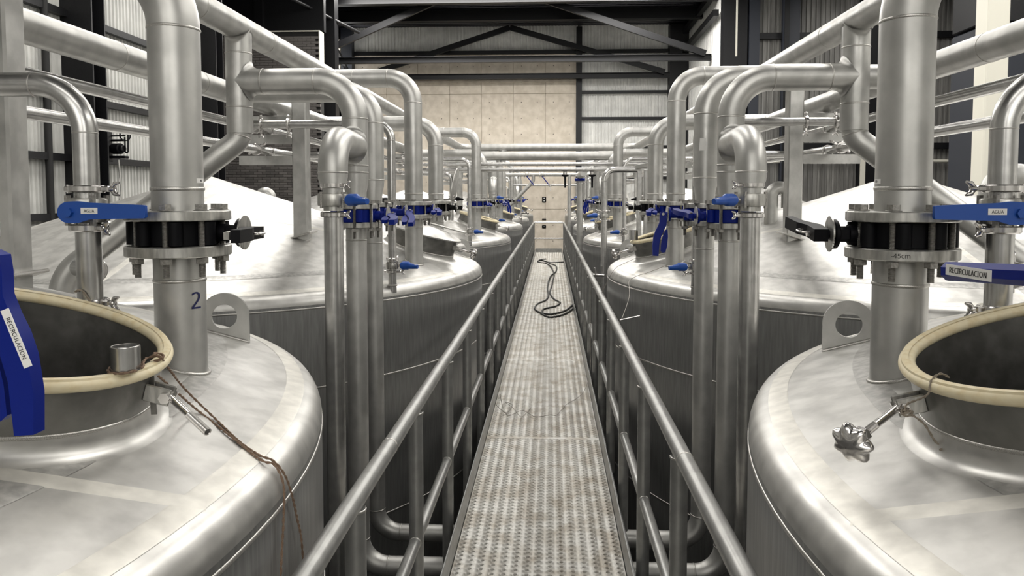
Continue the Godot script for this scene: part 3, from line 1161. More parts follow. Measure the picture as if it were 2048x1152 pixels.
func swing_bolt(o: Node3D, s: int, k: int, mf: Transform3D, a: float) -> void:
	# a is measured from the outer side of the manhole; pi points at the walkway
	var q := Vector3(cos(a), 0, s * sin(a))
	var p := mf * (q * (manhole_r(k) + 0.022) + Vector3(0, -0.045, 0))
	var out := (mf.basis * q).normalized()
	var tan_v := mf.basis.y.cross(out).normalized()
	var b := Basis(tan_v, mf.basis.y, out).orthonormalized()
	if b.determinant() < 0:
		b.x = -b.x
	var br := Sh.new()
	for e in [-1, 1]:
		br.add(box(Vector3(0.005, 0.036, 0.054), Transform3D(b, p + tan_v * 0.013 * e + out * 0.012), 0.002), Transform3D())
	var brp := part("bolt_bracket", br, M.flange, o)
	var pin := hexagon(0.012, 0.008, along(p + tan_v * 0.016 + out * 0.03, tan_v))
	pin.add(line(p - tan_v * 0.022 + out * 0.03, p + tan_v * 0.02 + out * 0.03, 0.006, 10), Transform3D())
	pin.add(hexagon(0.012, 0.008, along(p - tan_v * 0.016 + out * 0.03, -tan_v)), Transform3D())
	sub("pivot_bolt", pin.moved(org).mesh(), M.polish, brp)
	var from := p + out * 0.03
	var knob := s > 0 and k < 2 or k >= 1
	# the bolt hangs outwards and comes to rest on the roof
	var dir := (out + Vector3(0, 0, 0.0)).normalized()
	if k == 0 and a > 2.0:
		dir = Vector3(-s * 0.13, -0.044, 0.10)
	elif k == 0:
		dir = out + Vector3(0, -0.3, 0)
	dir = dir.normalized()
	var ln := 0.165 if k == 0 else 0.13
	for i in 20:
		var e := from + dir * (ln + (0.02 if knob else 0.0))
		var clear := 0.034 if knob else 0.009
		if e.y > roof_y(s, k, e) + clear:
			break
		dir = (dir + Vector3(0, 0.05, 0)).normalized()
	var rod := lathe([Vector2(0, 0), Vector2(0.0075, 0), Vector2(0.0075, ln * 0.55)] , 14, along(from, dir))
	var pr := [Vector2(0.0075, ln * 0.55)]
	var yy := ln * 0.55
	while yy < ln:
		pr.append_array([Vector2(0.008, yy + 0.0008), Vector2(0.0066, yy + 0.0018)])
		yy += 0.002
	pr.append_array([Vector2(0.0066, ln), Vector2(0, ln)])
	rod.add(lathe(pr, 14, along(from, dir)), Transform3D())
	sub("swing_rod", rod.moved(org).mesh(), M.polish, brp)
	if knob:
		var e := from + dir * (ln - 0.035)
		sub("nut", hexagon(0.0165, 0.016, along(e, dir)).moved(org).mesh(), M.polish, brp)
		# a star knob: seven scallops, domed
		var rows := []
		var prof := [[0.010, 0.0], [0.022, 0.001], [0.032, 0.005], [0.0355, 0.011], [0.0355, 0.018], [0.032, 0.025], [0.024, 0.031], [0.014, 0.035], [0.001, 0.037]]
		var wave := [0.0, 0.05, 0.10, 0.12, 0.12, 0.11, 0.07, 0.02, 0.0]
		var fr := frame(dir)
		var base := from + dir * (ln - 0.012)
		var kn := Sh.new()
		for i in prof.size():
			var row := PackedVector3Array()
			for j in 85:
				var g := TAU * j / 84.0
				var w: float = prof[i][0] * (1.0 + wave[i] * cos(g * 7.0))
				row.append(base + fr * Vector3(cos(g) * w, prof[i][1], sin(g) * w))
			rows.append(row)
		kn.grid(rows, outward(rows, base + dir * 0.016))
		sub("star_knob", kn.moved(org).mesh(), M.polish, brp)


# normals of a closed grid by differences, turned away from a point inside
func outward(rows: Array, inside: Vector3) -> Array:
	var out := []
	var c: int = rows[0].size()
	for i in rows.size():
		var nn := PackedVector3Array()
		for j in c:
			var a: Vector3 = rows[maxi(i - 1, 0)][j]
			var b: Vector3 = rows[mini(i + 1, rows.size() - 1)][j]
			var l: Vector3 = rows[i][(j + c - 2) % (c - 1)]
			var r: Vector3 = rows[i][(j + 1) % (c - 1)]
			var q := (b - a).cross(r - l).normalized()
			if q.dot(rows[i][j] - inside) < 0.0:
				q = -q
			nn.append(q)
		out.append(nn)
	return out


# ---------------------------------------------------------------- valves and pipes

func stud_mesh(fine: bool) -> ArrayMesh:   # hex head on top, threaded shank; origin between the flanges
	var key := "stud%s" % fine
	if cache.has(key):
		return cache[key]
	var sh := Sh.new()
	sh.add(hexagon(0.0165, 0.014, up(Vector3(0, 0.062, 0))), Transform3D())
	sh.add(lathe(disc(0.019, 0.002, 14, 0.0005)), up(Vector3(0, 0.0595, 0)))
	var pr := [Vector2(0, -0.112), Vector2(0.0078, -0.112)]
	if fine:
		var y := -0.111
		while y < 0.06:
			pr.append_array([Vector2(0.0086, y), Vector2(0.0072, y + 0.0016)])
			y += 0.0032
	pr.append(Vector2(0.0078, 0.06))
	sh.add(lathe(pr, 12), Transform3D())
	cache[key] = sh.mesh()
	return cache[key]


func nut_mesh() -> ArrayMesh:
	if not cache.has("nut"):
		cache["nut"] = hexagon(0.0165, 0.014, up(Vector3(0, -0.077, 0))).mesh()
	return cache["nut"]


func lever_outline(l: float) -> Array:
	var q := [Vector2(-0.018, 0), Vector2(-0.012, 0.014), Vector2(0.01, 0.017), Vector2(0.04, 0.017), Vector2(0.065, 0.027), Vector2(0.09, 0.04), Vector2(0.12, 0.05), Vector2(0.17, 0.057), Vector2(0.224, 0.055),
		Vector2(0.226, 0.026), Vector2(0.155, 0.020), Vector2(0.12, 0.010), Vector2(0.09, -0.004), Vector2(0.06, -0.018), Vector2(0.03, -0.02), Vector2(0, -0.018), Vector2(-0.014, -0.012)]
	var out := []
	for p in q:
		out.append(Vector2(p.x * l, p.y))
	return out


# n points along the stem away from the valve, u along the lever
func squeeze_lever(parent: Node3D, at: Vector3, n: Vector3, u: Vector3, m: Material, l := 1.0, thick := 0.024) -> Node3D:
	var t := Transform3D(Basis(u, n, u.cross(n)), at)
	var lev := part("lever", prism(lever_outline(l), thick, t, true), m, parent)
	var trig := [Vector2(0.085, -0.012), Vector2(0.12, 0.002), Vector2(0.16, 0.011), Vector2(0.2, 0.014), Vector2(0.208, 0.004), Vector2(0.205, -0.012), Vector2(0.17, -0.022), Vector2(0.12, -0.026), Vector2(0.08, -0.024)]
	var tr := []
	for p in trig:
		tr.append(Vector2(p.x * l, p.y))
	sub("trigger", prism(tr, thick * 0.7, t, true).moved(org).mesh(), m, lev)
	sub("pivot_bolt", hexagon(0.008, 0.036, Transform3D(t.basis * Basis(Vector3.RIGHT, PI / 2), t * Vector3(0, 0, -0.018))).moved(org).mesh(), M.bolt, lev)
	return lev


func butterfly(c: Vector3, n: Vector3, u: Vector3, body: String, fine: bool, label: String, neck := 0.15, group := "", lever := true) -> Node3D:
	var o := thing("butterfly_valve", c, label, "valve", group)
	var m: Material = M[body]
	var b := lathe([Vector2(0.05, 0.033), Vector2(0.05, -0.033), Vector2(0.098, -0.033), Vector2(0.101, -0.03), Vector2(0.101, 0.03), Vector2(0.098, 0.033), Vector2(0.05, 0.033)], 40, up(c))
	var an := atan2(n.z, n.x)
	for i in 8:
		var a := an + TAU * (i + 0.5) / 8.0
		if i % 2 == 1 or body == "black_cast":
			b.add(lathe([Vector2(0.0, -0.03), Vector2(0.019, -0.03), Vector2(0.019, 0.03), Vector2(0, 0.03)], 14, up(c + Vector3(cos(a), 0, sin(a)) * 0.108)), Transform3D())
	part("valve_body", b, m, o)
	var f := c + n * 0.095
	var e := c + n * (neck - 0.012)
	var nk := bar(f, e, 0.034, 0.040, 0.008)
	nk.add(line(f, c + n * (0.095 + (neck - 0.1) * 0.5), 0.024, 14), Transform3D())
	nk.add(lathe(disc(0.038, 0.012, 20, 0.002)), along(e - n * 0.004, n))
	part("neck", nk, m, o)
	part("bottom_boss", line(c - n * 0.09, c - n * 0.127, 0.022, 12), m, o)
	# notch plate: a toothed half disc on a round one
	var tooth := []
	for i in 72:
		var a := TAU * i / 72.0
		var r := 0.046 - (0.0045 if i % 2 and a < PI else 0.0)
		tooth.append(Vector2(cos(a), sin(a)) * r)
	var hole := circle(0.012, 72)
	var pt := Transform3D(Basis(u, n.cross(u) * -1.0, n), c + n * neck)
	if pt.basis.determinant() < 0:
		pt.basis.y = -pt.basis.y
	var pl := part("notch_plate", holed(tooth, hole, 0.004, pt), M.flange, o)
	if fine:
		for a in [0.7, 2.4, 4.0, 5.5]:
			sub("plate_bolt", hexagon(0.007, 0.012, along(pt * Vector3(cos(a) * 0.029, sin(a) * 0.029, -0.012), n)).moved(org).mesh(), M.bolt, pl)
	var lp := c + n * (neck + 0.024)
	part("stem", line(c + n * (neck - 0.01), lp + n * 0.014, 0.013, 12), m, o)
	if lever:
		if body == "black_cast":
			var t := Transform3D(Basis(u, n, u.cross(n)), lp)
			var lv := part("lever", prism([Vector2(-0.022, -0.016), Vector2(-0.022, 0.02), Vector2(0.05, 0.022), Vector2(0.10, 0.038), Vector2(0.2, 0.048), Vector2(0.205, 0.026), Vector2(0.12, 0.012), Vector2(0.06, -0.016)], 0.032, t), m, o)
			sub("trigger", prism([Vector2(0.03, -0.018), Vector2(0.1, -0.004), Vector2(0.18, 0.012), Vector2(0.18, -0.002), Vector2(0.1, -0.022), Vector2(0.03, -0.028)], 0.018, t).moved(org).mesh(), M.flange, lv)
			var bl := hexagon(0.008, 0.012, along(lp + n * 0.02 + u * 0.01, n))
			bl.add(tube(arc_path([lp + n * 0.02 + u * 0.03, lp + n * 0.045 + u * 0.03, lp + n * 0.045 + u * 0.07, lp + n * 0.02 + u * 0.07], 0.01), 0.003, 8), Transform3D())
			sub("lock_ring", bl.moved(org).mesh(), M.polish, lv)
		else:
			squeeze_lever(o, lp, n, (u - n * u.dot(n)).normalized(), m, 1.09 if neck < 0.14 else 1.0)
	if fine:
		for i in 8:
			var a := 0.19 + TAU * i / 8.0
			var p := c + Vector3(sin(a), 0, cos(a)) * 0.112
			var st := put("stud_bolt", stud_mesh(true), M.bolt, o, up(p))
			sub("nut", nut_mesh(), M.bolt, st)
	else:
		for i in 8:
			var a := 0.19 + TAU * i / 8.0
			put("stud_bolt", stud_mesh(false), M.bolt, o, up(c + Vector3(sin(a), 0, cos(a)) * 0.112))
	return o


# a two-piece clamp round a pipe at p, axis u, wing nut at angle side_dir
func clamp_on(parent: Node3D, p: Vector3, u: Vector3, r: float, dir: Vector3, fine := true) -> MeshInstance3D:
	var h := 0.018 if r < 0.04 else 0.022
	var b := frame(u)
	var t := Transform3D(b, p - u * h / 2)
	var w := r + 0.014
	var pr := [Vector2(r * 0.9, 0), Vector2(w - 0.004, 0), Vector2(w, 0.003), Vector2(w, h - 0.003), Vector2(w - 0.004, h), Vector2(r * 0.9, h)]
	var sh := lathe(pr, 28, t)
	dir = (dir - u * dir.dot(u)).normalized()
	var tn := u.cross(dir).normalized()
	if fine:
		for e in [-1.0, 1.0]:
			# the ears of the hinge and of the wing bolt
			sh.add(box(Vector3(0.014, h * 0.8, 0.022), Transform3D(Basis(tn, u, tn.cross(u)), p + dir * e * (w + 0.008)), 0.003), Transform3D())
		sh.add(line(p - dir * (w + 0.010) - u * h * 0.6, p - dir * (w + 0.010) + u * h * 0.6, 0.004, 8), Transform3D())
	var o := part("tri_clamp", sh, M.polish, parent)
	if fine:
		var e := p + dir * (w + 0.010)
		var nt := line(e, e + dir * 0.022, 0.0045, 8)
		nt.add(lathe(disc(0.009, 0.012, 10, 0.002)), along(e + dir * 0.012, dir))
		for g in [-1.0, 1.0]:
			nt.add(tube(PackedVector3Array([e + dir * 0.016, e + dir * 0.024 + u * g * 0.012, e + dir * 0.036 + u * g * 0.016]), 0.006, 8, true, PackedFloat32Array([0.007, 0.007, 0.003])), Transform3D())
		sub("wing_nut", nt.moved(org).mesh(), M.polish, o)
	return o


func weld_on(parent: Node, p: Vector3, u: Vector3, r: float, w := 0.004) -> void:
	sub("weld_bead", ring(p, u, r + 0.0005, w, 28).moved(org).mesh(), M.weld, parent)


# a short ball valve between two clamps on a vertical pipe, lever towards dir
func ball_valve(c: Vector3, r: float, dir: Vector3, label: String, group := "", blue := true, kind := 0, fine := true) -> Node3D:
	var o := thing("ball_valve", c, label, "valve", group)
	var k := r / 0.0265
	var sh := lathe([Vector2(0, -0.03 * k), Vector2(r, -0.03 * k), Vector2(r, -0.017 * k), Vector2(r * 1.55, -0.016 * k), Vector2(r * 1.6, -0.012 * k), Vector2(r * 1.6, 0.012 * k), Vector2(r * 1.55, 0.016 * k), Vector2(r, 0.017 * k), Vector2(r, 0.03 * k), Vector2(0, 0.03 * k)], 28, up(c))
	part("valve_body", sh, M.flange, o)
	if fine:
		var bm := hexagon(0.008, 0.044 * k, Transform3D()).mesh()
		for i in 4:
			var a := 0.6 + TAU * i / 4.0
			put("body_bolt", bm, M.bolt, o, up(c + Vector3(cos(a), 0, sin(a)) * r * 1.5 - Vector3(0, 0.022 * k, 0)))
	clamp_on(o, c + Vector3(0, 0.040 * k, 0), Vector3.UP, r, Vector3(dir.z, 0, -dir.x) if kind == 0 else dir, fine)
	clamp_on(o, c - Vector3(0, 0.040 * k, 0), Vector3.UP, r, dir, fine)
	var lm: Material = M.blue if blue else M.black_cast
	var a0 := c + dir * r * 1.5
	part("stem", line(a0, a0 + dir * 0.03, 0.011, 10), M.polish, o)
	var st := a0 + dir * 0.022
	var lv := part("lever", tube(PackedVector3Array([st, st + dir * 0.012, st + dir * 0.05, st + dir * 0.058 + Vector3(0, -0.002, 0), st + dir * 0.115 + Vector3(0, -0.006, 0)]), 0.02, 16, true, PackedFloat32Array([0.02, 0.027, 0.027, 0.02, 0.013])), lm, o)
	if blue and fine:
		sub("lever_label", box(Vector3(0.018, 0.014, 0.018), Transform3D(frame(dir), st + dir * 0.1)).moved(org).mesh(), M.label, lv)
	return o


func headers() -> void:
	var spec := [["upper header", 1.526, 2.53, 0.0645, -1.5, 13.0, "upper"], ["wide header", 1.90, 2.31, 0.0645, -1.5, 11.7, "lower"], ["slim header", 1.92, 2.14, 0.0265, -1.5, 10.6, "upper"], ["slim header", 1.92, 1.995, 0.0265, -1.5, 10.9, "lower"]]
	for s in [-1, 1]:
		for h in spec:
			var thick: bool = h[3] > 0.05
			var o := thing("header_pipe", L(s, h[1], h[2], 6), "%s %s horizontal header pipe running along the %s tank row" % [h[6], "wide" if thick else "slim", side(s)], "pipe")
			var y0: float = h[2]
			var p := part("pipe", line(L(s, h[1], y0, h[4]), L(s, h[1], y0, h[5]), h[3], 28), M.pipe if thick else M.pipe_bright, o)
			for d in [1.2, 3.3, 4.1, 6.3, 8.4, 10.2]:
				if thick:
					weld_on(p, L(s, h[1], y0, d), Vector3.BACK, h[3])
			if not thick:
				for d in [4.95, 9.5]:
					clamp_on(o, L(s, h[1], y0, d), Vector3.BACK, h[3], Vector3(-s, 0.6, 0))
			# the far run, beyond the crossing pipes
			var q := thing("header_pipe", L(s, h[1], y0, 19), "%s %s header pipe over the %s row, beyond the crossing pipes" % [h[6], "wide" if thick else "slim", side(s)], "pipe")
			part("pipe", line(L(s, h[1], y0, 13.6), L(s, h[1], y0, 25.5), h[3], 16), M.pipe if thick else M.pipe_bright, q)
	# support posts with bracket arms
	for s in [-1, 1]:
		for k in range(1, 4):
			support(s, L(s, 1.695, 0, D0 + PITCH * k - 0.86), k)
	support(-1, V(-1.80, 0, 2.40), 0)


func support(s: int, p: Vector3, k: int) -> void:
	var y0 := roof_y(s, k, p)
	var o := thing("support_post", Vector3(p.x, y0, p.z), "square steel pipe-support post standing on the %s tank of the %s row" % [ORD[k], side(s)], "post")
	var top := 2.62
	part("post", box(Vector3(0.10, top - y0 + 0.1, 0.10), up(Vector3(p.x, (top + y0 - 0.1) / 2, p.z)), 0.008), M.pipe, o)
	part("weld_pad", box(Vector3(0.17, 0.012, 0.17), Transform3D(Basis(Vector3.BACK, s * -0.3), Vector3(p.x, y0 + 0.012, p.z)), 0.003), M.weld, o)
	if k == 0:
		return
	for y in [2.235, 2.105, 1.96]:
		var a := Vector3(p.x + s * 0.05, y, p.z)
		var e := Vector3(p.x + s * (0.40 if y > 2.0 else 0.46), y, p.z)
		var arm := Sh.new()
		arm.add(bar(a, e, 0.07, 0.006), Transform3D())
		arm.add(bar(a + Vector3(0, -0.03, 0.035), e + Vector3(-s * 0.03, -0.03, 0.035), 0.006, 0.06), Transform3D())
		part("bracket_arm", arm, M.pipe, o)
		if y < 2.2:
			# a u-bolt over the slim pipe
			var hx := L(s, 1.92, 0, 0).x
			part("u_bolt", tube(arc_path([Vector3(hx - 0.03, y, p.z), Vector3(hx - 0.03, y + 0.066, p.z), Vector3(hx + 0.03, y + 0.066, p.z), Vector3(hx + 0.03, y, p.z)], 0.029), 0.003, 8), M.polish, o)


func riser(s: int, k: int, p: Vector3, r: float, y_run: float, l_end: float, label: String, elbow := 0.19) -> Node3D:
	var o := thing("riser_pipe", Vector3(p.x, 1.617, p.z), label, "pipe")
	var far := k > 2
	var top := Vector3(p.x, y_run, p.z)
	var e := L(s, l_end, y_run, -p.z)
	var path := arc_path([Vector3(p.x, 1.64, p.z), top, e], elbow, 0.11 if not far else 0.25)
	var b := part("pipe", tube(path, r, 36 if k < 2 else 20), M.pipe, o)
	put("flange", flange_mesh(0.026, 0.133), M.flange, o, up(Vector3(p.x, 1.617, p.z)))
	if not far:
		weld_on(b, Vector3(p.x, 1.70, p.z), Vector3.UP, r, 0.0055)
		weld_on(b, Vector3(p.x, y_run - elbow, p.z), Vector3.UP, r)
		weld_on(b, Vector3(p.x + s * elbow, y_run, p.z), Vector3.RIGHT, r)
		weld_on(b, L(s, l_end - 0.13, y_run, -p.z), Vector3.RIGHT, r)
	return o


func tank_pipes(s: int, k: int) -> void:
	var dk := D0 + PITCH * k
	var where := "%s tank of the %s row" % [ORD[k], side(s)]
	var spots := nozzle_spots(s, k)
	var pa: Vector3 = spots[0][0]
	var pb: Vector3 = spots[1][0]
	var inw := Vector3(-s, 0, 0)
	# the first riser joins the upper header
	riser(s, k, pa, 0.0645, 2.53, 1.50, "front wide riser pipe bending over from the %s" % where, 0.18)
	if k == 0:
		if s < 0:
			kept["hanging"] = butterfly(V(pa.x, 1.584, -pa.z), inw, Vector3(-0.02, -1, 0).normalized(), "blue_cast", true, "blue lever valve at the left edge, lever hanging down over the manhole", 0.134)
		else:
			kept["level"] = butterfly(V(pa.x, 1.584, -pa.z), inw, Vector3.FORWARD, "blue_cast", true, "blue valve at the right edge, its level lever labelled RECIRCULACION", 0.15, "", false)
	else:
		butterfly(V(pa.x, 1.584, -pa.z), inw, Vector3(0, -0.1, 1).normalized() if k != 3 else Vector3.DOWN, "blue_cast", k < 2, "blue butterfly valve under the front riser of the %s" % where)
	# the second riser joins the lower wide header
	kept["riser%d_%d" % [s, k]] = riser(s, k, pb, 0.0655, 2.31, 1.88, "rear wide riser pipe bending over from the %s" % where, 0.19)
	butterfly(V(pb.x, 1.584, -pb.z), inw, Vector3.BACK if s < 0 else Vector3(0.1, 0.12, -1).normalized(), "black_cast", k < 2, "black butterfly valve under the rear riser of the %s" % where, 0.18)
	# a slim pipe from the upper slim header down to the roof, with a small valve near its foot
	if k > 0:
		var pc := L(s, 0.96, 0, dk - 1.32)
		pc.y = roof_y(s, k, pc)
		var o := thing("slim_pipe", pc, "front slim pipe looping down to the roof of the %s" % where, "pipe")
		var path := arc_path([Vector3(pc.x, pc.y - 0.04, pc.z), Vector3(pc.x, 2.14, pc.z), L(s, 1.92, 2.14, -pc.z)], 0.105)
		var b := part("pipe", tube(path, 0.0265, 20), M.pipe_bright, o)
		weld_on(b, Vector3(pc.x, 2.035, pc.z), Vector3.UP, 0.0265, 0.003)
		weld_on(b, Vector3(pc.x, pc.y + 0.008, pc.z), Vector3.UP, 0.03, 0.005)
		clamp_on(o, L(s, 1.80, 2.14, -pc.z), Vector3.RIGHT, 0.0265, Vector3.DOWN, k < 3)
		clamp_on(o, L(s, 1.62, 2.14, -pc.z), Vector3.RIGHT, 0.0265, Vector3.DOWN, k < 3)
		var gdir := Vector3(-s, 0, 0.25).normalized()
		ball_valve(Vector3(pc.x, pc.y + 0.135, pc.z), 0.0265, gdir, "blue-levered valve low on the front slim pipe of the %s" % where, "", true, 0, k < 3)
		# and another from the lower slim header
		var pd := L(s, 1.32, 0, dk - 0.3)
		pd.y = roof_y(s, k, pd)
		o = thing("slim_pipe", pd, "rear slim pipe looping down to the roof of the %s" % where, "pipe")
		path = arc_path([Vector3(pd.x, pd.y - 0.04, pd.z), Vector3(pd.x, 1.995, pd.z), L(s, 1.92, 1.995, -pd.z)], 0.1)
		part("pipe", tube(path, 0.0265, 18), M.pipe_bright, o)
		ball_valve(Vector3(pd.x, 1.645, pd.z), 0.0265, Vector3(-s, 0, 0.3).normalized(), "small black-levered valve on the rear slim pipe of the %s" % where, "", false, 0, k < 3)


func reducer_path(x: float, d: float, ys: Array) -> PackedVector3Array:
	var p := PackedVector3Array()
	for y in ys:
		p.append(V(x, y, d))
	return p


# drop pipes in the gap between two tanks: g counts the gaps that have them
func gap_pipes(s: int, g: int) -> void:
	var dm := D0 + PITCH * (2 * g + 0.5)
	var fine := g == 0
	var near: String = ["nearest gap", "middle gap", "farthest gap"][g]
	var where := "in the %s of the %s tank row" % [near, side(s)]
	var R5 := 0.0645
	var R4 := 0.052
	var inw := Vector3(-s, 0, 0)
	var sg := 32 if fine else 18
	# --- main: down from the upper header through a tee, across, down through a reducer and a flange
	var lm := 0.935
	var o := thing("drop_pipe", L(s, lm, -0.2, dm), "main wide drop pipe, branch curving forward, %s" % where, "pipe")
	var tee := L(s, 1.526, 2.26, dm)
	var a := part("tee_leg", line(L(s, 1.526, 2.5, dm), L(s, 1.526, 2.0, dm), R5, sg), M.pipe, o)
	weld_on(a, L(s, 1.526, 2.40, dm), Vector3.UP, R5)
	weld_on(a, L(s, 1.526, 2.13, dm), Vector3.UP, R5)
	part("tee_skirt", fillet(L(s, 1.526, 2.53, dm), Vector3.DOWN, Vector3.BACK, R5, R5, 0.03, sg), M.pipe, o)
	part("tee_skirt", fillet(tee, inw, Vector3.UP, R5, R5, 0.035, sg), M.pipe, o)
	var run := arc_path([tee, L(s, lm, 2.26, dm), L(s, lm, 1.80, dm)], 0.19, 0.1)
	var b := part("pipe", tube(run, R5, sg), M.pipe, o)
	for q in [[L(s, 1.40, 2.26, dm), Vector3.RIGHT], [L(s, lm + 0.195, 2.26, dm), Vector3.RIGHT], [L(s, lm, 2.07, dm), Vector3.UP], [L(s, lm, 1.835, dm), Vector3.UP], [L(s, lm, 1.80, dm), Vector3.UP]]:
		weld_on(b, q[0], q[1], R5)
	part("reducer", tube(reducer_path(X(s, lm), dm, [1.80, 1.78, 1.74, 1.70, 1.66, 1.64]), R5, sg, false, PackedFloat32Array([R5, R5, R5 * 0.97, R5 * 0.84, R4, R4])), M.pipe, o)
	put("flange", flange_mesh(0.026, 0.112), M.flange, o, up(L(s, lm, 1.617, dm)))
	# branch that swells forward and turns down
	var lu := 0.905
	var du := dm - 0.5
	var ub := part("branch", tube(arc_path([L(s, lm, 1.935, dm), L(s, lu, 1.935, du), L(s, lu, 1.775, du)], 0.155, 0.08), R5, sg), M.pipe, o)
	weld_on(ub, L(s, lu, 1.785, du), Vector3.UP, R5)
	sub("saddle", fillet(L(s, lm, 1.935, dm), Vector3(-s * 0.06, 0, 1).normalized() if lu > lm else Vector3(-s * 0.06, 0, 1).normalized(), Vector3.UP, R5, R5, 0.03, sg).moved(org).mesh(), M.pipe, ub)
	part("branch_reducer", tube(reducer_path(X(s, lu), du, [1.775, 1.765, 1.745, 1.725, 1.715, 1.69]), R5, sg, false, PackedFloat32Array([R5, R5, R5 * 0.94, 0.05, 0.044, 0.0425])), M.pipe, o)
	# lower parts
	var low := thing("lower_pipe", L(s, lm, -0.3, dm), "lower pipe under the main blue valve %s" % where, "pipe")
	var lp := part("pipe", tube(arc_path([L(s, lm, 1.53, dm), L(s, lm, -0.24, dm), L(s, 0.0, -0.24, dm)], 0.15, 0.15), R4, sg), M.pipe, low)
	weld_on(lp, L(s, lm, 1.46, dm), Vector3.UP, R4)
	weld_on(lp, L(s, lm, -0.09, dm), Vector3.UP, R4)
	weld_on(lp, L(s, lm - 0.15, -0.24, dm), Vector3.RIGHT, R4)
	put("flange", flange_mesh(0.028, 0.112), M.flange, low, up(L(s, lm, 1.523, dm)))
	butterfly_small(L(s, lm, 1.584, dm), inw, Vector3(0, -0.12, 1).normalized() if s < 0 else Vector3(0.15, 0.1, -1).normalized(), fine, "blue valve on the main drop pipe %s" % where)
	# front slim drop under the branch
	var fr := thing("lower_pipe", L(s, lu, -0.6, du), "front bright pipe under the curved branch %s" % where, "pipe")
	part("pipe", line(L(s, lu, 1.60, du), L(s, lu, -1.2, du), 0.0425, sg), M.pipe_bright, fr)
	ball_valve(L(s, lu, 1.665, du), 0.0425, Vector3(-s, 0, 0.55).normalized(), "thick blue-levered valve under the curved branch %s" % where, "", true, 1, fine)
	# --- third drop pipe
	var l3 := 1.02 if s < 0 else 0.88
	var d3 := dm + (0.74 if s < 0 else 0.33)
	var y3 := 2.31
	o = thing("drop_pipe", L(s, l3, 0, d3), "rear wide drop pipe %s" % where, "pipe")
	kept["third%d_%d" % [s, g]] = o
	var r3 := arc_path([L(s, 1.87, y3, d3), L(s, l3, y3, d3), L(s, l3, 1.78, d3)], 0.19, 0.12)
	b = part("pipe", tube(r3, R5, sg), M.pipe, o)
	weld_on(b, L(s, l3, y3 - 0.19, d3), Vector3.UP, R5)
	weld_on(b, L(s, l3, 1.78, d3), Vector3.UP, R5)
	part("reducer", tube(reducer_path(X(s, l3), d3, [1.78, 1.77, 1.74, 1.71, 1.68, 1.64]), R5, sg, false, PackedFloat32Array([R5, R5, R5 * 0.97, R5 * 0.86, R4, R4])), M.pipe, o)
	put("flange", flange_mesh(0.026, 0.112), M.flange, o, up(L(s, l3, 1.617, d3)))
	low = thing("lower_pipe", L(s, l3, -0.3, d3), "lower pipe of the rear drop %s" % where, "pipe")
	var y4 := -0.40 if s < 0 else -0.22
	lp = part("pipe", tube(arc_path([L(s, l3, 1.53, d3), L(s, l3, y4, d3), L(s, 0.0, y4, d3)], 0.15, 0.15), R4, sg), M.pipe, low)
	weld_on(lp, L(s, l3, y4 + 0.15, d3), Vector3.UP, R4)
	weld_on(lp, L(s, l3 - 0.15, y4, d3), Vector3.RIGHT, R4)
	weld_on(lp, L(s, l3, 1.40, d3), Vector3.UP, R4)
	put("flange", flange_mesh(0.028, 0.112), M.flange, low, up(L(s, l3, 1.523, d3)))
	butterfly_small(L(s, l3, 1.584, d3), inw, Vector3(0, -1, 0.12).normalized() if s > 0 else Vector3(0.1, -0.3, 1).normalized(), fine, "blue valve on the rear drop pipe %s" % where, 0.20)


func butterfly_small(c: Vector3, n: Vector3, u: Vector3, fine: bool, label: String, neck := 0.165) -> Node3D:
	u = (u - n * u.dot(n)).normalized()
	return butterfly(c, n, u, "blue_cast", fine, label, neck)


# ---------------------------------------------------------------- things round the two nearest tanks

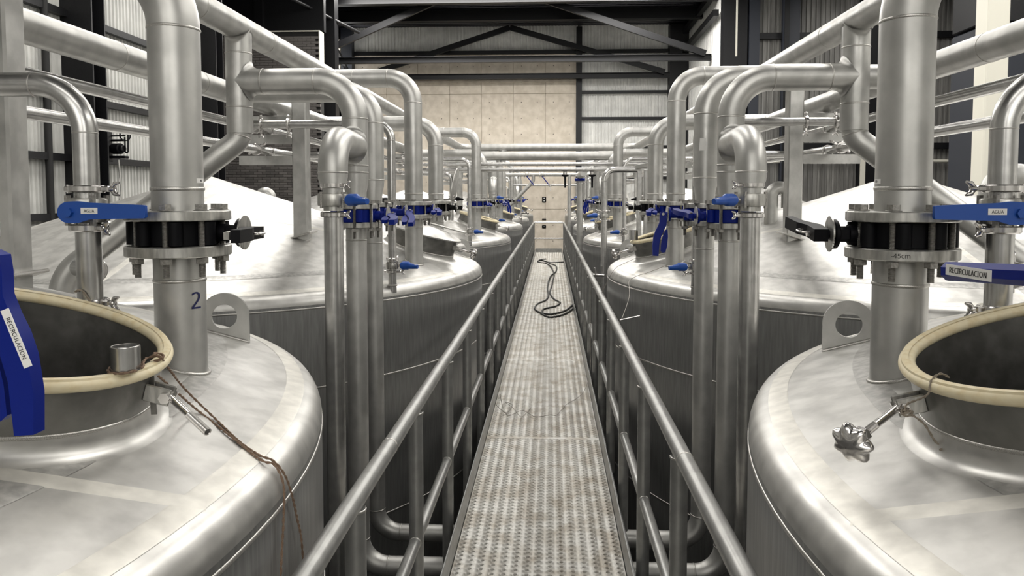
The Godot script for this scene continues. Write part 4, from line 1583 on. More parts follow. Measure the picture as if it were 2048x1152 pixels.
func front_details() -> void:
	for s in [-1, 1]:
		var sd := side(s)
		# water pipe with its clamps
		var p := L(s, 1.125, 0, 1.85)
		p.y = roof_y(s, 0, p)
		var o := thing("water_pipe", p, "bright slim water pipe bending over at the %s edge above the open manhole" % sd, "pipe")
		var path := arc_path([Vector3(p.x, p.y - 0.04, p.z), Vector3(p.x, 1.962, p.z), L(s, 2.5, 1.968, 1.85)], 0.125, 0.1)
		var b := part("pipe", tube(path, 0.030, 32), M.pipe_bright, o)
		weld_on(b, Vector3(p.x, 1.84, p.z), Vector3.UP, 0.030, 0.002)
		weld_on(b, Vector3(p.x + s * 0.127, 1.962, p.z), Vector3.RIGHT, 0.030, 0.002)
		clamp_on(o, Vector3(p.x, 1.41, p.z), Vector3.UP, 0.030, Vector3(-s * 1.0, 0, 0.25))
		if s < 0:
			text("marker_writing", "ar", 0.022, M.ink, o, Transform3D(Basis(), Vector3(p.x - 0.30, 1.957, p.z + 0.0303)))
		# the valve marked AGUA
		var c := Vector3(p.x, 1.645, p.z)
		var v := thing("ball_valve", c, "clamped water valve with a long blue lever labelled AGUA at the %s edge" % sd, "valve")
		part("valve_body", lathe([Vector2(0, -0.05), Vector2(0.030, -0.05), Vector2(0.030, -0.032), Vector2(0.044, -0.03), Vector2(0.046, -0.026), Vector2(0.046, 0.026), Vector2(0.044, 0.03), Vector2(0.030, 0.032), Vector2(0.030, 0.05), Vector2(0, 0.05)], 28, up(c)), M.flange, v)
		var bm := hexagon(0.008, 0.076, Transform3D()).mesh()
		for i in 4:
			var a := 0.75 + TAU * i / 4.0
			put("body_bolt", bm, M.bolt, v, up(c + Vector3(cos(a) * 0.045, -0.038, sin(a) * 0.045)))
		clamp_on(v, c + Vector3(0, 0.054, 0), Vector3.UP, 0.030, Vector3(-s, 0, 0.12) if s > 0 else Vector3(1, 0, 0.1))
		clamp_on(v, c - Vector3(0, 0.044, 0), Vector3.UP, 0.030, Vector3(-s, 0, 0.5))
		# lever: round boss, tapering bar with a folded edge
		var cam_dir := Vector3(-c.x, 0, -c.z).normalized()
		cam_dir = (cam_dir + Vector3(0, 0, 0.6)).normalized()
		var ux := Vector3(-s, 0, 0)
		var zx := Vector3(0, 0, 1)
		var lo := c + Vector3(s * 0.0, -0.004, 0.070)
		var out := []
		for i in 13:
			var a := PI * 0.5 + PI * i / 12.0
			out.append(Vector2(cos(a), sin(a)) * 0.0265)
		out.append_array([Vector2(0.02, -0.026), Vector2(0.045, -0.017), Vector2(0.168, -0.014), Vector2(0.171, -0.010), Vector2(0.171, 0.016), Vector2(0.166, 0.018), Vector2(0.045, 0.024), Vector2(0.02, 0.0275)])
		var lt := Transform3D(Basis(ux * 1.12, Vector3.UP, ux.cross(Vector3.UP)), lo)
		var lv := part("lever", prism(out, 0.011, lt, true), M.blue, v)
		sub("pivot_bolt", hexagon(0.012, 0.012, along(lo + zx * 0.002, zx)).moved(org).mesh(), M.blue, lv)
		sub("stem", line(c + Vector3(0, -0.004, 0.03), lo, 0.012, 10).moved(org).mesh(), M.polish, lv)
		var lc := lo + ux * 0.052 + Vector3(0, 0.004, 0.0062)
		sub("lever_label", box(Vector3(0.042, 0.0145, 0.001), up(lc)).moved(org).mesh(), M.label, lv)
		text("label_text", "AGUA", 0.0074, M.ink, v, up(lc + Vector3(0, -0.0003, 0.001)))
		# stub with a blanked clamp behind the water pipe
		var d3 := 3.45
		var ov := thing("overflow_pipe", L(s, 2.28, 1.1, d3), "bare pipe raking down to the nearest %s tank behind the big riser" % sd, "pipe")
		var q := arc_path([L(s, 1.526, 2.02, 3.76), L(s, 1.526, 1.97, 3.76), L(s, 2.28, 1.30, d3), L(s, 2.28, 1.08, d3)], 0.2, 0.1)
		var ob := part("pipe", tube(q, 0.058, 32), M.pipe, ov)
		weld_on(ob, q[4], (q[5] - q[3]).normalized(), 0.058)
		weld_on(ob, L(s, 2.28, 1.20, d3), Vector3.UP, 0.058)
		var e0 := L(s, 2.17, 1.345, d3 - 0.03)
		var e1 := L(s, 2.02, 1.345, d3 - 0.16)
		part("side_stub", line(e0, e1, 0.044, 24), M.pipe_bright, ov)
		clamp_on(ov, e1, (e1 - e0).normalized(), 0.044, Vector3.UP)
		part("blank_cap", lathe(disc(0.05, 0.012, 28, 0.003), 28, along(e1, (e1 - e0).normalized())), M.polish, ov)
	# lettering on pipes
	tagged()


func tagged() -> void:
	# number written on the left nozzle, a depth noted on the right flange, small printed tags
	var pl: Vector3 = nozzle_spots(-1, 0)[1][0]
	var pr: Vector3 = nozzle_spots(1, 0)[1][0]
	wrap_tag(kept["tank-1_0"], "handwritten_figure", pl, 0.0655, 0.62, 1.405, "2", 0.045, M.blue_ink, false)
	var to_cam := Vector3(-pr.x, 0, -pr.z).normalized()
	var f := Vector3(pr.x, 1.537, pr.z) + to_cam * 0.1335
	var tk: Node3D = kept["tank1_0"]
	org = tk.position
	text("handwritten_note", "-45cm", 0.011, M.ink, tk, Transform3D(Basis(Vector3.UP.cross(to_cam), Vector3.UP, to_cam), f)).set_meta("label", "handwritten note -45cm on the flange")
	wrap_tag(kept["riser-1_0"], "tag_text", pl, 0.0655, 1.05, 1.722, "AE", 0.006, M.ink, true)
	wrap_tag(kept["riser1_0"], "tag_text", pr, 0.0655, -1.14, 1.718, "RO", 0.006, M.ink, true)
	wrap_tag(kept["third1_0"], "tag_text", L(1, 0.88, 0, D0 + PITCH * 0.5 + 0.33), 0.0645, -0.25, 1.955, "", 0.0, M.ink, true, Vector2(0.03, 0.065))
	# the level lever at the right edge
	var vr: Vector3 = nozzle_spots(1, 0)[0][0]
	var at := V(vr.x - 0.174, 1.584, -vr.z)
	var lv: Node3D = kept["level"]
	org = lv.position
	var tip := at + Vector3(-0.05, -0.022, -0.19)
	var root := at + Vector3(-0.03, -0.008, 0.02)
	var u := (tip - root).normalized()
	var rod := part("lever", bar(root, tip, 0.024, 0.029, 0.008), M.blue_cast, lv)
	sub("lever_boss", line(at + Vector3(0.01, 0, 0), at + Vector3(-0.03, 0, 0), 0.018, 14).moved(org).mesh(), M.blue_cast, rod)
	var outn := u.cross(Vector3.UP).normalized()
	if outn.dot(-tip) < 0:
		outn = -outn
	var xdir := Vector3.UP.cross(outn).normalized()
	var lc := tip - u * 0.074 + outn * 0.0125
	part("lever_label", box(Vector3(0.104, 0.0165, 0.001), Transform3D(Basis(xdir, Vector3.UP, outn), lc)), M.label, lv)
	text("label_text", "RECIRCULACION", 0.0084, M.ink, lv, Transform3D(Basis(xdir, Vector3.UP, outn), lc + outn * 0.0008))
	# label along the outer band of the hanging lever
	var vl: Vector3 = nozzle_spots(-1, 0)[0][0]
	var lb: Node3D = kept["hanging"]
	org = lb.position
	var b := Basis(Vector3(0.36, -0.93, 0).normalized(), Vector3(0.93, 0.36, 0).normalized(), Vector3(0, 0, 1))
	var lcc := V(vl.x + 0.158, 1.584, -vl.z) + Vector3(0.0355, -0.105, 0.0125)
	part("lever_label", box(Vector3(0.088, 0.0125, 0.001), Transform3D(b, lcc)), M.label, lb)
	text("label_text", "RECIRCULACION", 0.0062, M.ink, lb, Transform3D(b, lcc + Vector3(0, 0, 0.0008)))


# a small tag bent round a vertical pipe; ang is measured from the direction to the camera, positive to the right
func wrap_tag(o: Node3D, called: String, p: Vector3, r: float, ang: float, y: float, s: String, cap: float, m: Material, plate: bool, size := Vector2(0.036, 0.012)) -> void:
	var to := Vector3(-p.x, 0, -p.z).normalized().rotated(Vector3.UP, ang)
	var c := Vector3(p.x, y, p.z) + to * (r + 0.0006)
	org = o.position
	if plate:
		var rows := [PackedVector3Array(), PackedVector3Array()]
		var ns := [PackedVector3Array(), PackedVector3Array()]
		for i in 9:
			var a := (i / 8.0 - 0.5) * size.x / r
			var q := to.rotated(Vector3.UP, a)
			for j in 2:
				var sk := 0.004 if size.y > 0.03 and j == 0 else 0.0
				rows[j].append(Vector3(p.x, y + (j - 0.5) * size.y, p.z) + q * (r + 0.0005) + q.cross(Vector3.UP) * -sk * (2.0 if i > 4 else -1.0))
				ns[j].append(q)
		var sh := Sh.new()
		sh.grid(rows, ns)
		part("printed_tag" if s else "torn_label", sh, M.label, o)
	if s:
		text(called, s, cap, m, o, Transform3D(Basis(Vector3.UP.cross(to), Vector3.UP, to), c + to * 0.0006))


# ---------------------------------------------------------------- pipes that cross above the walkway

func crossings() -> void:
	var y := 2.53
	var o := thing("crossing_pipe", V(XM, y, 13), "topmost wide pipe crossing above the walkway between the two upper headers", "pipe")
	part("pipe", tube(arc_path([L(-1, 1.526, y, 12.9), L(-1, 1.526, y, 13.1), L(1, 1.526, y, 13.1), L(1, 1.526, y, 12.9)], 0.19), 0.0645, 24), M.pipe, o)
	part("tee_skirt", tube(PackedVector3Array([L(-1, 0.78, y - 0.05, 13.1), L(-1, 0.78, y - 0.075, 13.1), L(-1, 0.78, y - 0.3, 13.1)]), 0.05, 20, true, PackedFloat32Array([0.09, 0.052, 0.05])), M.pipe, o)
	y = 2.31
	o = thing("crossing_pipe", V(XM, y, 11.7), "second wide pipe crossing above the walkway, just under the topmost one", "pipe")
	var b := part("pipe", tube(arc_path([L(-1, 1.90, y, 11.5), L(-1, 1.90, y, 11.75), L(1, 1.90, y, 11.75), L(1, 1.90, y, 11.5)], 0.19), 0.0685, 24), M.pipe, o)
	weld_on(b, V(-0.88, y, 11.75), Vector3.RIGHT, 0.0685)
	var names := ["upper of two slim bright pipes crossing above the walkway under the wide ones", "lower of two slim bright pipes crossing above the walkway, with black levers hanging below"]
	for i in 2:
		y = [2.14, 2.07][i]
		var d: float = [10.7, 10.95][i]
		o = thing("crossing_pipe", V(XM, y, d), names[i], "pipe")
		part("pipe", tube(arc_path([L(-1, 1.92, y, d - 0.15), L(-1, 1.92, y, d), L(1, 1.92, y, d), L(1, 1.92, y, d - 0.15)], 0.1), 0.0265 if i == 0 else 0.03, 18), M.pipe_bright, o)
	for i in 2:
		var x: float = [0.21, 0.60][i]
		o = thing("drain_valve", V(x, 2.0, 10.95), "%s of two small valves with a black lever hanging under the crossing pipes" % ["left", "right"][i], "valve")
		part("valve_body", lathe(disc(0.03, 0.05, 16, 0.004), 16, up(V(x, 1.99, 10.95))), M.polish, o)
		part("lever", prism([Vector2(-0.05, 0.0), Vector2(0.05, 0.0), Vector2(0.05, -0.02), Vector2(0.016, -0.035), Vector2(0.012, -0.19), Vector2(-0.012, -0.19), Vector2(-0.016, -0.035), Vector2(-0.05, -0.02)], 0.02, up(V(x, 1.995, 10.9))), M.black_cast, o)
	# drops beside the right railing
	o = thing("drop_pipe", V(0.48, 0, 12.4), "steel drop pipe just outside the right railing, from the crossing pipes to below deck", "pipe")
	part("pipe", tube(arc_path([V(0.48, 2.02, 10.95), V(0.48, 2.02, 12.4), V(0.48, -1.0, 12.4)], 0.1), 0.05, 20), M.pipe, o)
	for dy in [0.0, 0.11]:
		clamp_on(o, V(0.48, 1.90 + dy, 12.4), Vector3.UP, 0.05, Vector3(1, 0, 0.2))
	var hv := thing("ball_valve", V(0.48, 1.955, 12.4), "clamped valve atop the thick drop pipe just outside the right railing", "valve")
	part("valve_body", lathe(disc(0.072, 0.05, 20, 0.004), 20, up(V(0.48, 1.93, 12.4))), M.flange, hv)
	part("lever", line(V(0.40, 1.955, 12.33), V(0.56, 1.955, 12.3), 0.022, 10), M.blue_cast, hv)
	o = thing("drop_pipe", V(0.42, 0, 17), "farther slim drop pipe outside the right railing, below the two-valve pipe", "pipe")
	part("pipe", line(V(0.42, 2.16, 17.0), V(0.42, -1.0, 17.0), 0.04, 16), M.pipe, o)
	# the far pipe with two blue valves and its raking branch
	o = thing("crossing_pipe", V(0, 2.17, 17), "far bare pipe crossing before the concrete wall, with two clamped valves on it", "pipe")
	part("pipe", tube(arc_path([L(-1, 1.9, 2.17, 17.6), L(-1, 1.2, 2.17, 17), V(0.92, 2.17, 17)], 0.1), 0.041, 18), M.pipe, o)
	part("raking_branch", tube(arc_path([V(-0.39, 2.17, 17), V(-0.39, 2.02, 17), V(-0.95, 1.45, 17), V(-1.05, 1.25, 17)], 0.12), 0.041, 18), M.pipe, o)
	for i in 2:
		var x: float = [-0.53, -0.185][i]
		var v := thing("ball_valve", V(x, 2.17, 17), "%s of two small clamped valves with blue levers on the far crossing pipe" % ["left", "right"][i], "valve")
		var h := Basis(Vector3.BACK, PI / 2)
		part("valve_body", lathe(disc(0.058, 0.06, 16, 0.006), 16, Transform3D(h, V(x + 0.03, 2.17, 17))), M.flange, v)
		clamp_on(v, V(x - 0.06, 2.17, 17), Vector3.RIGHT, 0.042, Vector3.UP)
		clamp_on(v, V(x + 0.06, 2.17, 17), Vector3.RIGHT, 0.042, Vector3.UP)
		part("lever", bar(V(x, 2.13, 16.93), V(x + 0.15, 1.94, 16.92), 0.03, 0.02, 0.004), M.blue_cast, v)
	o = thing("crossing_pipe", V(0, 1.96, 19), "thinnest far pipe before the concrete wall, with one tiny valve", "pipe")
	part("pipe", line(V(-0.95, 1.96, 19), V(0.75, 1.96, 19), 0.02, 10), M.pipe_bright, o)
	part("valve", lathe(disc(0.035, 0.06, 10, 0.005), 10, up(V(-0.01, 1.93, 19))), M.polish, o)
	part("lever", bar(V(-0.01, 1.93, 18.95), V(-0.01, 1.82, 18.95), 0.015, 0.015), M.polish, o)
	for q in [[-0.82, 20.2], [-0.74, 19.0]]:
		o = thing("slim_pipe", V(q[0], 1.2, q[1]), "slim far pipe standing left of the walkway's end, %s" % ("the rearmost" if q[1] > 20 else "under the thinnest crossing pipe"), "pipe")
		part("pipe", line(V(q[0], 1.0, q[1]), V(q[0], 1.96, q[1]), 0.022, 10), M.pipe_bright, o)
		part("valve", lathe(disc(0.04, 0.05, 12, 0.005), 12, up(V(q[0], 1.22, q[1]))), M.polish, o)
		part("lever", bar(V(q[0], 1.25, q[1] - 0.05), V(q[0] + 0.2, 1.25, q[1] - 0.05), 0.02, 0.02), M.black_cast, o)
	o = thing("stub_pipe", V(0.55, 1.0, 20.5), "short bright capped pipe lying level outside the far end of the right railing", "pipe")
	part("pipe", line(V(0.46, 0.98, 20.5), V(0.9, 0.98, 20.5), 0.06, 16), M.pipe_bright, o)
	# the slim loop with a grip valve in the second gap on the right
	var dg := D0 + PITCH * 1.5 - 0.06
	o = thing("drop_pipe", V(0.59, 0, dg), "slim pipe looping down just outside the right railing, past the second tank", "pipe")
	var lp := part("pipe", tube(arc_path([V(0.59, -1.2, dg), V(0.59, 1.975, dg), V(0.98, 1.975, dg)], 0.12), 0.034, 24), M.pipe_bright, o)
	weld_on(lp, V(0.59, 1.85, dg), Vector3.UP, 0.034)
	ball_valve(V(0.59, 1.47, dg), 0.034, Vector3(-1, 0, -0.25).normalized(), "blue grip valve on the slim loop just outside the right railing", "", true, 1)
	o = thing("sample_valve", V(0.55, 0.81, dg), "tiny bright sample valve low on the slim loop outside the right railing", "valve")
	part("valve_body", line(V(0.59, 0.81, dg - 0.03), V(0.46, 0.82, dg - 0.05), 0.016, 12), M.polish, o)
	part("lever", bar(V(0.50, 0.83, dg - 0.06), V(0.485, 0.90, dg - 0.06), 0.012, 0.02, 0.003), M.polish, o)
	part("cap", lathe(disc(0.024, 0.02, 14, 0.003), 14, along(V(0.47, 0.82, dg - 0.05), Vector3(-1, 0.07, 0))), M.polish, o)
	o = thing("steel_stand", V(1.0, 0, dg), "upright square steel stand with a flat blue lever, second gap on the right", "frame")
	part("upright", slab(0.945, 0.995, -1.2, 2.0, dg - 0.03, dg + 0.03, 0.006), M.pipe_bright, o)
	part("upright", slab(1.03, 1.07, -1.2, 1.98, dg + 0.05, dg + 0.1, 0.006), M.pipe, o)
	part("top_bar", bar(V(0.94, 2.0, dg - 0.02), V(1.22, 2.05, dg - 0.3), 0.06, 0.05, 0.006), M.pipe, o)
	part("lever", prism([Vector2(-0.012, 0.0), Vector2(0.03, 0.005), Vector2(0.034, -0.05), Vector2(0.012, -0.13), Vector2(0.0, -0.21), Vector2(-0.026, -0.21), Vector2(-0.026, -0.12), Vector2(-0.008, -0.05)], 0.018, up(V(1.115, 2.04, dg - 0.25))), M.blue, o)
	part("pivot_bolt", line(V(1.125, 2.03, dg - 0.25), V(1.125, 2.03, dg - 0.12), 0.014, 10), M.polish, o)


# ---------------------------------------------------------------- small things

func cord(path: Array, r: float, twist := true) -> Sh:   # a rope: two strands laid round each other
	var cv := Curve3D.new()
	for i in path.size():
		var p: Vector3 = path[i]
		var a: Vector3 = path[maxi(i - 1, 0)]
		var b: Vector3 = path[mini(i + 1, path.size() - 1)]
		var t := (b - a) * 0.17
		cv.add_point(p, -t, t)
	var ln := cv.get_baked_length()
	var step := r * (1.1 if twist else 3.0)
	var c := maxi(4, int(ln / step))
	var sh := Sh.new()
	var mid := PackedVector3Array()
	for i in c + 1:
		mid.append(cv.sample_baked(ln * i / c, true))
	if not twist:
		return tube(mid, r, 10)
	for e in 2:
		var q := PackedVector3Array()
		for i in c + 1:
			var t := (mid[mini(i + 1, c)] - mid[maxi(i - 1, 0)]).normalized()
			var f := frame(t)
			var a := PI * e + i * 0.55
			q.append(mid[i] + (f.x * cos(a) + f.z * sin(a)) * r * 0.5)
		sh.add(tube(q, r * 0.58, 6), Transform3D())
	return sh


func pts(a: Array) -> Array:
	var o := []
	for p in a:
		o.append(V(p[0], p[1], p[2]))
	return o


func laid(s: int, k: int, a: Array) -> Array:   # points set down on a tank's roof
	var o := []
	for p in a:
		var q := V(p[0], p[1], p[2])
		q.y = maxf(roof_y(s, k, q) + 0.004, q.y)
		o.append(q)
	return o


func small_things() -> void:
	var ml := manhole_frame(-1, 0)
	var mr := manhole_frame(1, 0)
	# cup on the left gasket
	var ca := deg_to_rad(167.0)
	var cp := ml * Vector3(cos(ca) * 0.299, 0.019, -sin(ca) * 0.299)
	var o := thing("steel_cup", cp, "short open steel tube standing on the cream gasket of the left manhole", "cup")
	part("cup", lathe([Vector2(0.0, 0.003), Vector2(0.0235, 0.003), Vector2(0.0235, 0.046), Vector2(0.0265, 0.046), Vector2(0.0265, 0.0), Vector2(0, 0.0)], 40, up(cp)), M.pipe_bright, o)
	part("rim", ring(cp + Vector3(0, 0.046, 0), Vector3.UP, 0.0258, 0.0018, 40), M.polish, o)
	# rope from the cup, round a strap and away over the tank's edge
	var k := ml * Vector3(-0.302, 0.018, 0.035)
	o = thing("rope", k, "thin brown rope tied round the steel cup, hanging over the left tank's edge", "rope")
	var coil := []
	for i in 15:
		var a := 0.4 + TAU * i / 15.0
		coil.append(cp + Vector3(cos(a) * 0.031, 0.004 - 0.004 * sin(a), sin(a) * 0.031))
	coil.append(k + Vector3(-0.02, 0.006, 0.012))
	coil.append(k + Vector3(0.004, 0.01, 0.0))
	part("coil", cord(coil, 0.0028), M.rope, o)
	var knot := []
	for i in 16:
		var a := TAU * i / 8.0
		knot.append(k + Vector3(cos(a) * 0.009, 0.006 + sin(a * 0.5) * 0.008, sin(a) * 0.009))
	part("knot", cord(knot, 0.003), M.rope, o)
	var ra := [k + Vector3(0.005, 0.006, 0)]
	ra.append_array(laid(-1, 0, [[-0.855, 1.225, 1.70], [-0.771, 1.168, 1.666], [-0.681, 1.139, 1.59], [-0.624, 1.121, 1.559], [-0.595, 1.106, 1.556]]))
	ra.append_array(pts([[-0.568, 1.083, 1.552], [-0.559, 1.03, 1.57], [-0.560, 0.97, 1.60], [-0.561, 0.907, 1.63], [-0.561, 0.82, 1.64], [-0.559, 0.775, 1.61], [-0.557, 0.76, 1.56]]))
	part("rope_run", cord(ra, 0.0027), M.rope, o)
	var rb := [k + Vector3(0.004, -0.03, 0.01)]
	rb.append_array(laid(-1, 0, [[-0.81, 1.18, 1.673], [-0.718, 1.151, 1.61], [-0.617, 1.119, 1.541], [-0.586, 1.1, 1.54]]))
	rb.append_array(pts([[-0.563, 1.07, 1.53], [-0.557, 1.0, 1.51], [-0.557, 0.93, 1.495], [-0.557, 0.82, 1.48], [-0.557, 0.775, 1.51], [-0.557, 0.76, 1.56]]))
	part("rope_run", cord(rb, 0.0027), M.rope, o)
	o = thing("strap", k, "thin bent steel strap hooked over the rim of the left manhole by the rope", "strap")
	part("strap", bar(k + Vector3(-0.012, 0.0, 0.012), k + Vector3(-0.006, -0.11, 0.012), 0.012, 0.0025, 0.0, Vector3.BACK), M.neck_steel, o)
	# frayed cord on the left water pipe's lowest clamp
	var wl := L(-1, 1.125, 1.41, 1.85)
	o = thing("cord", wl, "frayed pale cord knotted to the lowest clamp of the left water pipe", "rope")
	part("cord", cord([wl + Vector3(-0.02, 0.03, 0.03), wl + Vector3(0.0, 0.034, 0.034), wl + Vector3(0.03, 0.0, 0.04), wl + Vector3(0.036, -0.012, 0.04), wl + Vector3(0.05, -0.05, 0.035), wl + Vector3(0.062, -0.10, 0.03)], 0.003), M.pale_rope, o)
	# pale cord on the right gasket
	var kr := mr * Vector3(cos(3.0) * 0.3, 0.018, sin(3.0) * 0.3)
	var br := mr * Vector3(cos(3.15) * 0.345, -0.045, sin(3.15) * 0.345)
	o = thing("cord", kr, "thin pale cord looped over the right gasket and knotted round the swing bolt", "rope")
	part("loop", cord([kr + Vector3(0.03, 0.0, -0.004), kr + Vector3(0.012, 0.008, 0), kr + Vector3(-0.006, -0.004, 0.004), kr + Vector3(-0.016, -0.03, 0.01), br + Vector3(0.0, 0.014, 0.012), br + Vector3(-0.006, 0.0, 0.014)], 0.0022), M.pale_rope, o)
	var kk := []
	for i in 14:
		var a := TAU * i / 6.0
		kk.append(br + Vector3(cos(a) * 0.010, -0.004 + 0.004 * sin(a * 1.3), 0.010 + sin(a) * 0.008))
	part("knot", cord(kk, 0.0022), M.pale_rope, o)
	var e1 := br + Vector3(0.055, -0.06, 0.02)
	var e2 := br + Vector3(0.085, -0.085, 0.02)
	e2.y = roof_y(1, 0, e2) + 0.012
	part("tail", cord([br + Vector3(0.004, -0.004, 0.014), br + Vector3(0.028, -0.022, 0.02), e1, e2, e2 + Vector3(-0.012, -0.008, 0.012), e2 + Vector3(-0.035, -0.008, 0.016)], 0.0024), M.pale_rope, o)
	# hose on the deck
	o = thing("hose", V(0.1, 0, 14), "doubled black rubber hose lying in loops on the far half of the walkway", "hose")
	part("hose", cord(pts([[0.37, 0.02, 11.6], [0.216, 0.014, 10.9], [-0.002, 0.014, 10.55], [-0.109, 0.014, 10.65], [-0.091, 0.014, 11.06], [0.073, 0.014, 11.32], [0.154, 0.014, 11.75], [0.062, 0.014, 12.15], [-0.004, 0.014, 12.98], [0.03, 0.014, 14.0], [0.055, 0.014, 14.94], [0.08, 0.014, 16.1], [0.017, 0.03, 17.58], [-0.107, 0.014, 18.63], [-0.313, 0.014, 19.05], [-0.243, 0.03, 19.5], [-0.008, 0.014, 18.92], [0.36, 0.014, 19.09]]), 0.014, false), M.hose, o)
	part("hose", cord(pts([[0.37, 0.02, 11.23], [0.21, 0.014, 10.6], [-0.002, 0.014, 10.3], [-0.15, 0.014, 10.72], [-0.225, 0.014, 11.05], [-0.197, 0.014, 11.57], [-0.068, 0.014, 12.03], [-0.03, 0.014, 12.65], [-0.05, 0.014, 13.7], [0.0, 0.03, 15.4], [0.127, 0.014, 16.65], [0.137, 0.014, 17.97], [-0.008, 0.014, 18.6], [-0.111, 0.014, 19.21], [-0.297, 0.014, 19.66], [-0.114, 0.03, 19.82]]), 0.014, false), M.hose, o)
	# wires
	o = thing("wire", V(0, 0, 5.7), "thin bent wire lying across the walkway and climbing the right railing", "wire")
	part("wire", cord(pts([[-0.39, 0.13, 5.8], [-0.376, 0.012, 5.86], [-0.304, 0.012, 5.63], [-0.213, 0.012, 5.77], [-0.113, 0.012, 5.61], [0.001, 0.012, 5.66], [0.047, 0.012, 5.65], [0.142, 0.012, 5.98], [0.274, 0.02, 6.27], [0.36, 0.12, 6.7], [0.372, 0.5, 6.9], [0.376, 0.86, 7.05], [0.40, 0.93, 7.1], [0.425, 0.91, 7.12]]), 0.0022, false), M.wire, o)
	part("tangle", cord(pts([[-0.40, 0.13, 5.5], [-0.34, 0.012, 5.7], [-0.30, 0.02, 5.9], [-0.36, 0.012, 6.0], [-0.28, 0.03, 5.75], [-0.22, 0.012, 5.6], [-0.15, 0.012, 5.85]]), 0.002, false), M.wire, o)
	o = thing("wire", V(0.58, 1.08, 5.4), "thin wire from the second right tank's roof down to the right railing", "wire")
	part("wire", cord(pts([[0.846, 1.197, 5.382], [0.705, 1.147, 5.334], [0.618, 1.118, 5.339], [0.56, 1.085, 5.32], [0.52, 1.02, 4.95], [0.44, 0.94, 4.58], [0.42, 0.91, 4.56]]), 0.002, false), M.wire, o)
	part("end_twist", line(V(0.425, 0.928, 4.56), V(0.545, 0.955, 4.56), 0.004, 8), M.polish, o)
	o = thing("wire", V(0.6, 1.15, 6.2), "thin wire from the second right manhole's swing bolt over to the right railing", "wire")
	part("wire", cord(pts([[0.768, 1.21, 6.126], [0.645, 1.17, 6.027], [0.503, 1.118, 5.85], [0.45, 1.03, 5.85], [0.405, 0.932, 5.85], [0.38, 0.90, 5.85], [0.385, 0.6, 5.8], [0.38, 0.2, 5.8]]), 0.002, false), M.wire, o)
	# cup on the second right manhole
	var m2 := manhole_frame(1, 1)
	var c2 := m2 * Vector3(-0.262, 0.021, 0.05)
	o = thing("steel_cup", c2, "short steel tube standing on the gasket of the second right tank's manhole", "cup")
	part("cup", lathe([Vector2(0.0, 0.003), Vector2(0.033, 0.003), Vector2(0.033, 0.075), Vector2(0.036, 0.075), Vector2(0.036, 0.0), Vector2(0, 0.0)], 28, up(c2)), M.pipe_bright, o)
	# sockets on the concrete
	for i in 3:
		var y: float = [1.56, 0.79, 0.50][i]
		o = thing("socket_box", V(-0.25, y, 29.45), "%s black socket box on the concrete wall beyond the walkway's end" % ["upper, two-dot", "thin middle", "lower"][i], "socket")
		var h: float = [0.21, 0.05, 0.11][i]
		part("box", box(Vector3(0.155, h, 0.05), up(V(-0.25, y, 29.475)), 0.008), M.black_cast, o)
		if i != 1:
			for j in ([-0.05, 0.05] if i == 0 else [0.0]):
				part("socket", lathe(disc(0.025 if i == 0 else 0.012, 0.006, 12, 0.002), 12, along(V(-0.25, y + j, 29.448), Vector3.BACK)), M.label, o)
	# hoist drive on the left wall
	o = thing("hoist_drive", V(-6.8, 2.25, 11.4), "dark chain hoist drive with a red body and hand wheel on the left wall", "machine")
	part("red_body", box(Vector3(0.13, 0.36, 0.16), up(V(-6.94, 2.46, 11.35)), 0.05), M.red_paint, o)
	part("hanger", bar(V(-6.97, 2.80, 11.35), V(-6.94, 2.64, 11.35), 0.018, 0.018), M.black_cast, o)
	part("hanger", bar(V(-6.91, 2.80, 11.35), V(-6.94, 2.64, 11.35), 0.018, 0.018), M.black_cast, o)
	part("frame_plate", slab(-6.86, -6.815, 2.22, 2.78, 11.3, 11.42, 0.008), M.black_steel, o)
	part("motor", lathe(disc(0.085, 0.16, 24, 0.015), 24, along(V(-6.8, 2.42, 11.4), Vector3(1, 0, 0.25))), M.black_cast, o)
	part("motor_cap", lathe(disc(0.055, 0.05, 20, 0.01), 20, along(V(-6.645, 2.42, 11.365), Vector3(1, 0, 0.25))), M.black_steel, o)
	part("shaft", line(V(-6.85, 2.62, 11.4), V(-6.58, 2.62, 11.36), 0.014, 10), M.black_steel, o)
	part("shaft", line(V(-6.85, 2.55, 11.4), V(-6.60, 2.55, 11.36), 0.018, 10), M.black_cast, o)
	part("hand_wheel", lathe([Vector2(0.07, -0.012), Vector2(0.085, -0.01), Vector2(0.085, 0.01), Vector2(0.07, 0.012), Vector2(0.07, -0.012)], 24, along(V(-6.58, 2.62, 11.36), Vector3(0.8, 0, 0.6))), M.black_cast, o)
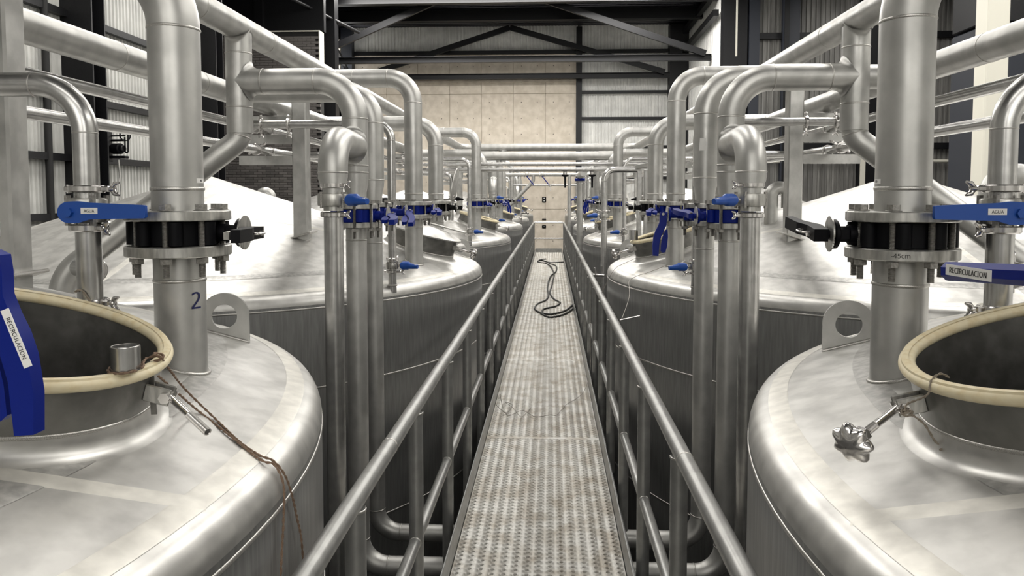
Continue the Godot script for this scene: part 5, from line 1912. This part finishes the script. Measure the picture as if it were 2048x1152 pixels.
	part("chain", tube(arc_path([V(-6.57, 2.68, 11.36), V(-6.53, 2.68, 11.36), V(-6.54, 2.36, 11.36), V(-6.585, 2.36, 11.36), V(-6.585, 2.6, 11.36)], 0.02), 0.012, 8), M.black_cast, o)
	part("foot", slab(-6.86, -6.57, 2.27, 2.31, 11.32, 11.44, 0.008), M.black_cast, o)
	part("drop_hose", cord(pts([[-6.72, 2.25, 11.4], [-6.70, 1.95, 11.4], [-6.70, 1.68, 11.4], [-6.74, 1.5, 11.35], [-6.80, 1.42, 11.3]]), 0.014, false), M.pipe, o)
	# painted uprights on the far right
	o = thing("painted_column", V(7.92, -3, 14), "tall cream painted column behind the header pipes at the far right", "column")
	part("column", slab(7.73, 8.12, -3, 8.2, 13.9, 14.3, 0.02), M.cream_paint, o)
	o = thing("steel_cabinet", V(9.7, -3, 15.5), "tall dark blue-grey steel panel beyond the cream column at the right edge", "cabinet")
	part("body", slab(8.4, 11.5, -3, 5.0, 15.2, 16.4, 0.02), M.pale_blue, o)
	part("head", slab(8.4, 11.5, 5.05, 8.2, 15.15, 16.4, 0.02), M.black_steel, o)
	o = thing("downpipe", V(2.87, 5.0, 12), "pale pipe elbow hanging at the top of the picture right of centre", "pipe")
	part("pipe", tube(arc_path([V(2.5, 5.75, 12), V(2.72, 5.05, 12), V(3.2, 5.4, 12), V(3.2, 8.2, 12)], 0.16), 0.13, 20), M.cream_paint, o)
	# rope with a knot hanging in the right bay
	o = thing("hanging_rope", V(3.23, 2.0, 10), "doubled rope with a dark knot hanging beside the second right support post", "rope")
	part("rope", cord(pts([[3.22, 2.6, 10.0], [3.22, 2.1, 10.0], [3.19, 1.45, 10.0]]), 0.009, false), M.pale_rope, o)
	part("rope", cord(pts([[3.24, 2.1, 10.0], [3.29, 1.45, 10.0]]), 0.009, false), M.pale_rope, o)
	part("knot", lathe([Vector2(0, -0.1), Vector2(0.045, -0.06), Vector2(0.05, 0.02), Vector2(0.02, 0.09), Vector2(0, 0.1)], 12, up(V(3.23, 2.1, 10.0))), M.hose, o)
